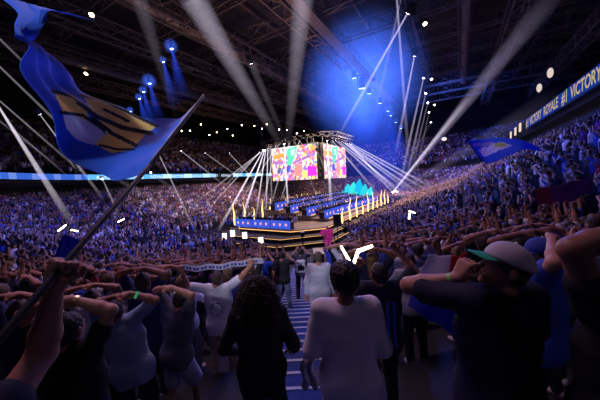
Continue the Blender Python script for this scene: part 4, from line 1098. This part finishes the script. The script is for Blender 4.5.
# two burning hand lights in front of them
def hand_light(pts, r, label, holder=None):
    c = pts[0]; m = MB()
    for a, b in zip(pts, pts[1:]): m.bar(a-c, b-c, r, 8, r2=r*.8)
    o = m.build('hand_light', glow('hand_light_glow', (1, .85, .55), 9, sample=True), loc=c)
    MB().bar((0, 0, 0), (pts[0]-pts[1]).normalized()*.16, r*1.1, 8).build('grip', M['black'], o); tag(o, label, 'light stick', 'hand held light sticks'); return o
hand_light([at(351, 264, 3.1), at(341, 246, 3.2)], .017, 'slanted glowing light stick held up beside the dark haired head in white')
hand_light([at(354, 264, 3.15), at(358, 251, 3.1), at(372, 246, 3.2)], .022, 'bent blazing light stick held by the person in the striped jersey')
hand_light([at(409, 219, 11), at(410, 212, 11)], .035, 'warm light stick glowing in the middle of the steep stand crowd')
hand_light([at(415, 213, 11.2), at(409, 211, 11.2)], .03, 'small warm light beside the glowing stick in the steep stand crowd')
hand_light([at(58, 231, 9), at(66, 225, 9)], .024, 'slanted orange light stick held over the crowd behind the raised fist')
hand_light([at(71, 230, 9), at(78, 231, 9)], .018, 'small level orange light over the crowd beside the flag pole')
hand_light([at(118, 222, 30), at(124, 219, 30)], .07, 'distant warm light low in the flag side stand')
# 12 - others on and by the aisle
hero(-.60, 7.3, 1.76, label='person in a black T-shirt and pale jeans standing in the aisle', cols=dict(shirt=(.012, .012, .018), trousers=(.25, .28, .42), hair=(.02, .015, .012), shoes=(.5, .5, .6)), fk=dict(hair='short', rh=(.2, .25, 1.5), rhint=(1, 0, -1), stride=.14), h=.010)
o, fg = hero(-.08, 8.6, 1.76, label='person with a white backpack and dark trousers filming with both arms raised', cols=dict(shirt=(.05, .05, .09), trousers=(.02, .02, .03), hair=(.02, .015, .012), shoes=(.7, .7, .8)), fk=dict(hair='short', rh=(.14, .3, 1.62), lh=(-.14, .3, 1.62), rhint=(1, 0, -1), lhint=(-1, 0, -1), stride=.12), h=.010)
tp = fg['J']['tp']
def rounded(c, d, R=None):
    F_ = Field(.03); c = arr(c); x, y, z = arr(d)/2
    r = min(x, y, z)*.8
    for sx in (-1, 1):
        for sz in (-1, 1): F_.cap(c+[sx*(x-r), 0, sz*(z-r)], c+[sx*(x-r), .0, -sz*(z-r)*.0], r)
        F_.cap(c+[-(x-r), 0, sx*(z-r)], c+[x-r, 0, sx*(z-r)], r)
    return F_
bp = rounded(tp(0, -.2, .26), (.30, .16, .42)).mesh('b', M['cloth'], .012)
b = link('backpack', bp); b.location = o.location; b.rotation_euler = o.rotation_euler; b.color = (.6, .6, .68, 1)
for sx in (-.09, .09): MB().bar(tp(sx, -.15, .45), tp(sx, .02, .53), .018, 6).bar(tp(sx, .02, .53), tp(sx, .14, .35), .018, 6).build('shoulder_strap', M['black'], b)
MB().box(tp(0, -.275, .22), (.2, .02, .16)).build('front_pocket', M['black'], b)
tag(b, 'white backpack with black pocket on the person filming in the aisle', 'backpack')
hero(.30, 5.1, 1.70, label='person in a loose white hooded coat stepping down the aisle', cols=dict(shirt=(.6, .6, .7), trousers=(.02, .02, .03), hair=(.10, .07, .05)), fk=dict(hair='short', female=True, build=1.15, sleeve=2, lean=.1, stride=.15, shirt_len=.15), h=.010, shirt_name='coat')
hero(1.66, 3.85, 1.72, label='person in a pale grey shirt hunched forward beside the striped jersey', cols=dict(shirt=(.34, .34, .42), trousers=(.01, .01, .02), hair=(.02, .015, .012)), fk=dict(hair='short', lean=.35, rh=(.1, .45, 1.25), lh=(-.1, .45, 1.25), build=1.12, sleeve=2, rhint=(1, -.3, -1), lhint=(-1, -.3, -1)), h=.009, shirt_name='shirt')
hero(2.25, 5.1, 1.74, label='person with collar length dark hair in a denim jacket, beyond the hunched grey shirt', cols=dict(shirt=(.15, .2, .36), trousers=(.02, .02, .03), hair=(.02, .015, .012)), fk=dict(hair='afro', sleeve=2, build=1.1), h=.011, shirt_name='jacket')
hero(-1.0, 10.5, 1.75, label='person in a black jacket with one arm up at the aisle side, beyond the jeans', cols=dict(shirt=(.02, .02, .03), trousers=(.03, .03, .05)), fk=dict(rh=(.2, .2, 1.95), rhint=(1, 0, -.5)), h=.012)
# costumed performer by the stage corner
hero(1.9, 19.6, 2.0, heading=-PI/2, z=1.1, label='performer in a bright pink costume on the floor by the stage corner', cols=dict(shirt=(1, .05, .4), trousers=(1, .12, .5), hair=(1, .2, .55), shoes=(.9, .1, .4)), fk=dict(hair='afro', build=1.5, sleeve=2, shirt_len=.2, rh=(.3, .3, 1.3)), h=.014)
tag(MB().box((2.1, 20, .55), (2.6, 1.8, 1.1)).build('podium', M['black']), 'low black podium carrying the pink performer in front of the stage', 'podium')
def speaker(x, y):
    e = empty('loudspeaker', (x, y, 1.1)); z = 1.75
    MB().box((0, 0, z+.5), (.55, .45, .95)).build('cabinet', M['black'], e)
    MB().box((0, -.235, z+.5), (.5, .02, .9)).build('front_grille', M['darksteel'], e)
    MB().bar((0, 0, .4), (0, 0, z+.05), .03, 8).build('pole', M['darksteel'], e)
    for a in (0, 2.1, 4.2): MB().bar((0, 0, .7), (.5*math.cos(a), .5*math.sin(a), .02), .02, 6).build('leg', M['darksteel'], e)
    tag(e, 'black loudspeaker on a tall tripod stand beside the pink performer', 'loudspeaker')
speaker(2.75, 20.3)
e = empty('camera_crane', (0.05, 20.0, 0)); MB().bar((0, 0, 0), (0, 0, 2.4), .05, 8).build('post', M['darksteel'], e); MB().box((0, 0, 2.5), (.3, .6, .3)).build('camera', M['black'], e); MB().box((0, 0, .05), (.7, .7, .1)).build('base', M['black'], e)
tag(e, 'thin black camera post standing on the floor before the stage corner', 'camera stand')
for k, (px, py, y) in enumerate([(233, 233, 24.5), (245, 235, 24), (261, 240, 23), (225, 236, 25)]):
    p = at(px, py, y); m = MB(); m.bar((0, 0, 0), (0, 0, p.z-.25), .04, 6); o = m.build('floor_lamp', M['darksteel'], loc=(p.x, p.y, 0)); MB().box((0, 0, p.z), (.5, .3, .65)).build('lamp_head', M['darksteel'], o); MB().box((0, -.16, p.z), (.42, .02, .56)).build('lens', glow('floor_lamp_%d' % k, (1, .9, .8), 3), o)
    tag(o, f'bright floor lamp on a stand below the stage desks, {ordinal(k)} along', 'floor lamp', 'floor lamps below the stage')
# blue flag over the steep stand
def smallcol(p, s, t):
    x, y = proj(p)
    if (x-500)**2/40+(y-145.5)**2/5 < 1: return (.55, .55, .2)
    if inpoly(x, y, [(478, 150), (500, 142), (512, 146), (494, 153), (484, 158)]): return (.85, .75, .95) if int(x*.8+y) % 3 else (.35, .18, .75)
    if seg(x, y, [(474, 146), (492, 144)], 1.6): return (.4, .3, .75)
    return (.03, .13, .75)
f2 = flag_surface([(486, 165, 16), (497, 161, 16.2), (510, 155, 16.6), (524, 150, 17), (541, 151, 17.4)], [(467, 141, 15.4), (484, 138.5, 15.8), (502, 138, 16.3), (522, 140, 17), (542, 149, 17.6)], 'flag', 60, 24, smallcol, None, lambda s, t: .07*math.sin(10*s+3*t)+.04*math.sin(18*s-5*t))
pa = at(466, 139, 15.4); pb = at(492, 176, 16.1); m = MB(); m.bar(pa-pb, pb-pb, .022, 8); pl = m.build('flag_pole', M['black'], loc=pb); f2.parent = pl; f2.location = f2.location-pb
tag(pl, 'blue flag with violet and yellow emblem flying over the steep stand crowd', 'flag')
f3 = flag_surface([(49, 272, 6.5), (58, 274, 6.5), (66, 272, 6.5)], [(62, 236, 6.3), (70, 233, 6.3), (80, 246, 6.3)], 'flag', 16, 20, lambda p, s, t: (.03, .08, .45), None, lambda s, t: .06*math.sin(9*s))
tag(f3, 'small plain blue flag hanging behind the raised fist', 'flag')
f4 = flag_surface([(352+186, 205, 8), (575, 200, 8.2), (590, 190, 8.4)], [(534, 190, 8), (565, 183, 8.2), (592, 178, 8.4)], 'banner', 20, 10, lambda p, s, t: (.18, .02, .26) if s > .25 else (.3, .03, .12), None, lambda s, t: .05*math.sin(12*s))
tag(f4, 'magenta and purple cloth banner held up in the steep stand crowd', 'banner')
# ================================================================== THE CROWD
lib = []
for kw in (hoh(1.75, hair='short'), hoh(1.75, hair='long', female=True, head=(.2, .1, 0)), dict(rh=(.22, .12, 2.02), lh=(-.22, .12, 2.02), rfwd=(0, 0, 1), lfwd=(0, 0, 1), hair='short'),
           dict(rh=(.12, .32, 1.60), lh=(-.12, .32, 1.60), rhint=(1, 0, -.8), lhint=(-1, 0, -.8), hair='bun', female=True), dict(rh=(.24, .1, 1.98), rfwd=(0, 0, 1), hair='short'), dict(hair='short', lean=.05),
           hoh(1.75, hair='afro', lean=.1, head=(-.3, 0, 0)), dict(rh=(.03, .22, 1.35), lh=(-.03, .22, 1.35), rhint=(1, 0, -.6), lhint=(-1, 0, -.6), hair='long', female=True, sleeve=2)):
    lib.append(figure(h=.014, fine=True, build=1.04, **kw))
lib_fit = ['hands on head', 'hands on head', 'both arms up', 'filming', 'one arm up', 'arms down', 'hands on head', 'hands clasped']
hairw = ['short haired', 'long haired', 'short haired', 'bun haired', 'short haired', 'short haired', 'curly haired', 'long haired']
pal = [('white', (.78, .76, .84), 17), ('pale grey', (.38, .38, .44), 7), ('navy', (.015, .025, .10), 20), ('black', (.008, .008, .012), 32), ('royal blue', (.03, .08, .55), 16), ('purple', (.18, .04, .35), 5), ('red', (.4, .03, .04), 2), ('dark grey', (.09, .09, .11), 8)]
pw = [p[2] for p in pal]
def seats(rows, rr, step, side):
    out = []
    for k in rows:
        r = RAD+k*STEP+.42; pts = ring(r, .05); acc = 0; last = None; R = random.Random(100+k)
        sel = []; nxt = 0; d = 0
        for a, b in zip(pts, pts[1:]):
            d += math.hypot(b[0]-a[0], b[1]-a[1])
            if d >= nxt: sel.append(b); nxt = d+step*R.uniform(.9, 1.12)
        out += [(k, u, v) for u, v in sel]
    return out
def infr(p, m=25):
    q = proj(p)
    return q is not None and -m < q[0] < 600+m and -m < q[1] < 400+m*3
cand = []; extra = []
for k, u, v in seats(range(0, 31), 0, .52, 0):
    s = (k+.5)*STEP
    corner = (u < 26 and v > -26)
    if not corner and s > (17.0 if v > -25 else 15.4): continue
    x, y = xy(u, v); x += random.uniform(-.06, .06); y += random.uniform(-.08, .08)
    if y < 1.3: continue
    if abs(x) < .95 and y < 19: continue
    if 19 < y < 23 and -2 < x < 5: continue
    z = zxy(x, y)
    if not infr((x, y, z+1.6), 12):
        if infr((x, y, z+1.6), 220) and y > 5: extra.append((x, y, z, 0 if y < 20 else 1))
        continue
    if 12.5 < y < 26 and abs(proj((x, y, z+1.6))[0]-308) < 42: continue
    if any(math.hypot(x-hx, y-hy) < (.62 if y < 8 else .5) for hx, hy in heroes): continue
    cand.append((math.dist((x, y, z+1.4), (0, 0, CAM_Z)), x, y, z, k, u, v))
# floor standing crowd between the stage and the stands
for i in range(3200):
    u = random.uniform(11, 84); v = random.uniform(-38.5, -9.0)
    if 17.6 < u < 58 and -27.5 < v < -10.2: continue
    if outside(u, v) > -.3: continue
    x, y = xy(u, v)
    if abs(x-.8) < 2.2 and y < 24: continue
    if 19 < y < 27 and -3 < x < 6: continue
    q = proj((x, y, 1.6))
    if q and y < 27 and abs(q[0]-308) < 42: continue
    if infr((x, y, 1.5), 12): cand.append((math.dist((x, y, 1.4), (0, 0, CAM_Z)), x, y, 0.0, -1, u, v))
cand.sort()
# nothing right in front of the lens, nor standing in the line of the hero figures
cand = [c for c in cand if c[0] > 2.3 and not (c[2] < 2.4)]
heropix = []
for o in list(C.objects):
    if o.name.startswith('person'):
        q = proj(o.location+Vector((0, 0, 1.3)))
        if q: heropix.append((q[0], (o.location-Vector((0, 0, CAM_Z-1.6))).length, o.location.y))
def blocks(c):
    if c[0] > 7: return False
    q = proj((c[1], c[2], c[3]+1.3))
    return any(h[2] > c[2]-.1 and h[2]-c[2] < 6 and abs(q[0]-h[0]) < (.40/c[2]+.16/h[2])*267 for h in heropix)
cand = [c for c in cand if not blocks(c)]
NEAR = 300-len(heroes)-2
def face(x, y): t = P(34, -17, 0); return math.atan2(t.y-y, t.x-x)
rowc = {}
for c in cand[:NEAR]: rowc.setdefault((c[4], c[1] > 0), []).append(c)
for key, L_ in rowc.items(): L_.sort(key=lambda c: abs(c[1]-(0)) if key[0] >= 0 else c[1])
krow = max(k for k, _ in rowc)
skinmat = {0: 'skin', 1: 'skin2'}
for (k, right), L_ in sorted(rowc.items()):
    for n, (dist, x, y, z, _, u, v) in enumerate(L_):
        i = random.choices(range(8), (14, 9, 8, 13, 8, 22, 9, 17))[0]; cn, col, _w = random.choices(pal, pw)[0]
        jit = random.uniform(.8, 1.2); tr = random.choice([(.02, .02, .03), (.05, .07, .16), (.012, .012, .014), (.2, .2, .25)])
        o = put(lib[i], (x, y, z), face(x, y)+random.uniform(-.35, .35), skin=random.choice(['skin', 'skin', 'skin2']), shirt=tuple(a*jit for a in col), trousers=tr,
                hair=random.choice([(.015, .012, .01), (.03, .02, .012), (.10, .055, .025), (.22, .14, .06)]), scale=random.uniform(.94, 1.05))
        side = 'steep side' if right else 'flag side'
        row = f'{ordinal(k)} row up' if k >= 0 else 'standing on the floor'
        lab = f'person in {cn}, {lib_fit[i]}, {ordinal(n)} from the aisle, {row}, {side}'
        tag(o, lab, 'person', f'spectators in the {side} stand')
# the rest as one mass
def tmpl(pose, lod):
    V = []; F = []; R = []
    def add(v, f, r):
        b = len(V); V.extend(v); F.extend([tuple(b+q for q in ff) for ff in f]); R.extend([r]*len(f))
    def box(c0, s0, c1, s1, r, cap=True):
        v = [(c0[0]+sx*s0[0], c0[1]+sy*s0[1], c0[2]) for sx, sy in ((-1, -1), (1, -1), (1, 1), (-1, 1))]+[(c1[0]+sx*s1[0], c1[1]+sy*s1[1], c1[2]) for sx, sy in ((-1, -1), (1, -1), (1, 1), (-1, 1))]
        add(v, [(0, 1, 5, 4), (1, 2, 6, 5), (2, 3, 7, 6), (3, 0, 4, 7)]+([(4, 5, 6, 7)] if cap else []), r)
    def limb(a, b, r0, r1, r):
        a, b = Vector(a), Vector(b); q = (b-a).to_track_quat('Z', 'Y'); v = []
        for p, rr in ((a, r0), (b, r1)): v += [tuple(p+q @ Vector((rr*math.cos(t), rr*math.sin(t), 0))) for t in (0, PI/2, PI, 3*PI/2)]
        add(v, [(0, 1, 5, 4), (1, 2, 6, 5), (2, 3, 7, 6), (3, 0, 4, 7), (4, 5, 6, 7)], r)
    if lod == 0: box((0, 0, .0), (.15, .1), (0, 0, .92), (.17, .12), 2, False)
    box((0, 0, .88), (.17, .12), (0, 0, 1.28), (.21, .13), 0, False); box((0, 0, 1.28), (.21, .13), (0, -.01, 1.49), (.11, .08), 0)
    n = 6 if lod == 0 else 5; rings_ = [(.05, 1.48), (.078, 1.56), (.092, 1.65), (.078, 1.73), (.03, 1.77)]
    v = [(r*math.cos(2*PI*i/n), r*1.1*math.sin(2*PI*i/n), z) for r, z in rings_ for i in range(n)]
    f = []; rr = []
    for q in range(4):
        for i in range(n):
            f.append((q*n+i, q*n+(i+1) % n, (q+1)*n+(i+1) % n, (q+1)*n+i)); yy = math.sin(2*PI*(i+.5)/n)
            rr.append(3 if (q >= 2 or (q == 1 and yy < .3)) else 1)
    b = len(V); V.extend(v); F.extend([tuple(b+q for q in ff) for ff in f]); R.extend(rr)
    for sx in (-1, 1):
        s0 = (sx*.2, 0, 1.42)
        if pose == 0: e, w_ = (sx*.42, .02, 1.62), (sx*.08, .0, 1.78)
        elif pose == 1: e, w_ = (sx*.33, .08, 1.62), (sx*.28, .12, 1.95)
        elif pose == 2: e, w_ = (sx*.30, .1, 1.22), (sx*.06, .3, 1.45)
        else: e, w_ = (sx*.27, -.02, 1.15), (sx*.26, .08, .9)
        limb(s0, e, .055, .045, 0 if lod else 0); limb(e, w_, .042, .035, 1)
    return np.array(V, np.float32), np.array(F, np.int32), np.array(R)
T = {(p, l): tmpl(p, l) for p in range(4) for l in (0, 1)}
rest = [(c[1], c[2], c[3], 0 if c[0] < 22 else 1) for c in cand[NEAR:]]
rest += extra
# upper tiers
def tier(r0, z0, n, slope, sel, keep):
    for k in range(n):
        for (u, v) in ring(RAD+r0+.8*k+.45, .6):
            if not sel(u, v) or random.random() > keep: continue
            x, y = xy(u, v); z = z0+slope*.8*k
            if infr((x, y, z+1.5), 120): rest.append((x+random.uniform(-.1, .1), y, z, 1))
tier(15.2, 9.0, 22, .6, lambda u, v: not (v > -22 and u < 84), .72)
tier(17.4, 11.8, 16, .6, lambda u, v: v > -21 and u < 46, .12)
# players behind the desks
for p, h, d in players: rest.append((p.x, p.y, d.location.z-.38, 1))
VV = []; FF = []; CC = []; nb = 0
palc = np.array([p[1] for p in pal]); rnd = np.random.default_rng(3)
for x, y, z, lod in rest:
    po = rnd.choice(4, p=[.45, .2, .2, .15]); v, f, r = T[(po, lod)]
    a = face(x, y)-PI/2+rnd.uniform(-.4, .4); c, s = math.cos(a), math.sin(a); sc = rnd.uniform(.93, 1.06)
    VV.append(np.stack([v[:, 0]*c-v[:, 1]*s, v[:, 0]*s+v[:, 1]*c, v[:, 2]], 1)*sc+[x, y, z]); FF.append(f+nb); nb += len(v)
    shirt = palc[rnd.choice(len(pal), p=np.array(pw)/sum(pw))]*rnd.uniform(.7, 1.3); sk = np.array([(.52, .30, .21), (.33, .18, .12)][int(rnd.random() < .3)])*rnd.uniform(.8, 1.1)
    hr = [(.02, .015, .012), (.10, .06, .03), (.4, .38, .42)][rnd.choice(3, p=[.7, .2, .1])]; tr = (.03, .035, .06)
    CC.append(np.array([shirt, sk, tr, hr])[r])
print('CROWD', len(cand), len(rest), nb)
o = link('crowd', mesh_np('crowd', np.concatenate(VV), np.concatenate(FF), M['crowd'], colors=np.concatenate(CC)))
tag(o, 'packed crowd of distant spectators filling the stands and floor around the stage', 'crowd', kind='stuff')
# ================================================================== LIGHT
w = bpy.data.worlds.new('World'); S.world = w; w.use_nodes = True
w.node_tree.nodes['Background'].inputs[0].default_value = (.10, .09, .2, 1); w.node_tree.nodes['Background'].inputs[1].default_value = .02
def light(kind, loc, target, col, e, size=2, spot=70, blend=.6):
    l = bpy.data.lights.new('light', kind); l.color = col; l.energy = e
    if kind == 'AREA': l.size = size
    if kind == 'SPOT': l.spot_size = math.radians(spot); l.spot_blend = blend; l.shadow_soft_size = size
    if kind == 'POINT': l.shadow_soft_size = size
    o = bpy.data.objects.new('light', l); C.objects.link(o); o.location = loc
    o.rotation_euler = (Vector(target)-Vector(loc)).to_track_quat('-Z', 'Y').to_euler(); return o
BLUE = (.05, .12, 1.0)
lamps = [
 # kind, pos(u,v,z), target(u,v,z), colour, watts, size, spot
 ('SPOT', (30, -34, 22), (14, -34, 2), BLUE, 10000, 1.0, 75),
 ('SPOT', (44, -40, 22), (40, -46, 3), BLUE, 8500, 1.0, 90),
 ('SPOT', (34, -4, 22), (22, 3, 4), BLUE, 12000, 1.0, 80),
 ('SPOT', (50, -6, 22), (42, 0, 3), BLUE, 14000, 1.0, 90),
 ('SPOT', (32, -17, 14), (10, -8, 3), (.5, .38, 1), 3500, .8, 80),
 ('SPOT', (33, -26, 14), (12, -32, 2), (.8, .42, .75), 3500, .8, 90),
 ('SPOT', (38, -12, 16), (34, -2, 3), (.8, .55, 1), 3500, .8, 90),
 ('SPOT', (44, -34, 14), (46, -45, 2), (1, .6, .62), 9000, .8, 72),
 ('SPOT', (50, -20, 16), (86, -24, 1), (1, .62, .7), 30000, .8, 80),
 ('AREA', (37, -17, 13), (37, -17.5, 1), (1, .70, .5), 6000, 8, 0),
 ('SPOT', (66, -8, 18), (70, -2, 4), (.8, .6, 1), 16000, .8, 120),
 ('SPOT', (66, -4, 24), (84, 0, 14), BLUE, 30000, 2, 120),
 ('AREA', (4, -6, 15), (3, -3, 4), (1, .58, .86), 380, 4, 0), ('SPOT', (44, -34, 14), (44, -58, 14), (1, .6, .38), 2500, 1, 110), ('SPOT', (8, -8, 24), (27, 2, 4), BLUE, 9000, 1, 52), ('SPOT', (2, -18, 24), (11, -32, 1), BLUE, 10000, 1, 80), ('SPOT', (46, -14, 12), (50, -5, 2), (1, .75, .8), 6000, 1, 80), ('SPOT', (32, -30, 15), (30, -44, 2), (1, .68, .85), 9000, 1, 55), ('SPOT', (22, -30, 20), (10, -24, 0), BLUE, 12000, 1, 90),  # the area light is an added fill over the near figures
 ('AREA', (-2, -14, 19), (8, -12, 3), (.5, .36, 1), 190, 6, 0),  # violet fill added for the near crowd, no fixture modelled
 # unseen spots added to light the roof steel
 ('SPOT', (30, -22, 6), (26, -22, 27), (1, .60, .45), 4200, 2, 80),
 ('SPOT', (60, -22, 6), (60, -22, 27), (.7, .5, .8), 2500, 2, 110),
 ('SPOT', (64, -14, 20), (70, 6, 18), BLUE, 5000, 1, 110),
]
light('SPOT', (7, 4, 17), (12.3, 16.2, 8.1), (.85, .8, 1), 3500, .2, 13, .8)  # spot added to brighten the small blue flag
light('SPOT', (-4, -4.5, 16), (-1.2, 3.2, 5), (.80, .62, 1), 1000, .6, 42, .9)  # added fill from behind the camera for the near figures
light('SPOT', (6, -5, 16), (1.6, 2.4, 5.5), (.6, .5, 1), 450, .6, 40, .9)
light('SPOT', (-12, -3, 18), (-5, 10, 2.0), (.22, .26, 1), 3000, .6, 50, .9)  # blue spot added to lift the near flag side crowd
light('SPOT', (14, -3, 20), (7, 10, 3.5), (.15, .22, 1), 2600, .6, 45, .9)  # the same added blue lift on the steep side
light('SPOT', (5, 13, 9), (2, 19.6, 2), (1, .85, .9), 900, .2, 16, .5)  # spot added to pick out the pink performer
light('SPOT', (-3.2, -6, 11), (-1.2, 1.85, 7.0), (.75, .75, 1), 3400, .3, 13, 1)  # unseen spot added to brighten the big flag
for k, p, t, c, e, s, sp in lamps: light(k, P(*p), P(*t), c, e, s, sp or 70)

cam = bpy.data.cameras.new('camera'); co = bpy.data.objects.new('camera', cam); C.objects.link(co)
cam.sensor_width = 36; cam.lens = 16; cam.clip_end = 400; cam.clip_start = .05
co.matrix_world = Matrix.Translation((0, 0, CAM_Z)) @ CAMM.to_4x4(); S.camera = co
S.view_settings.view_transform = 'Standard'; S.view_settings.look = 'None'; S.view_settings.gamma = 1; S.view_settings.exposure = 0
S.cycles.max_bounces = 4; S.cycles.diffuse_bounces = 2; S.cycles.transparent_max_bounces = 64
S.cycles.sample_clamp_indirect = 3
S.cycles.use_denoising = True
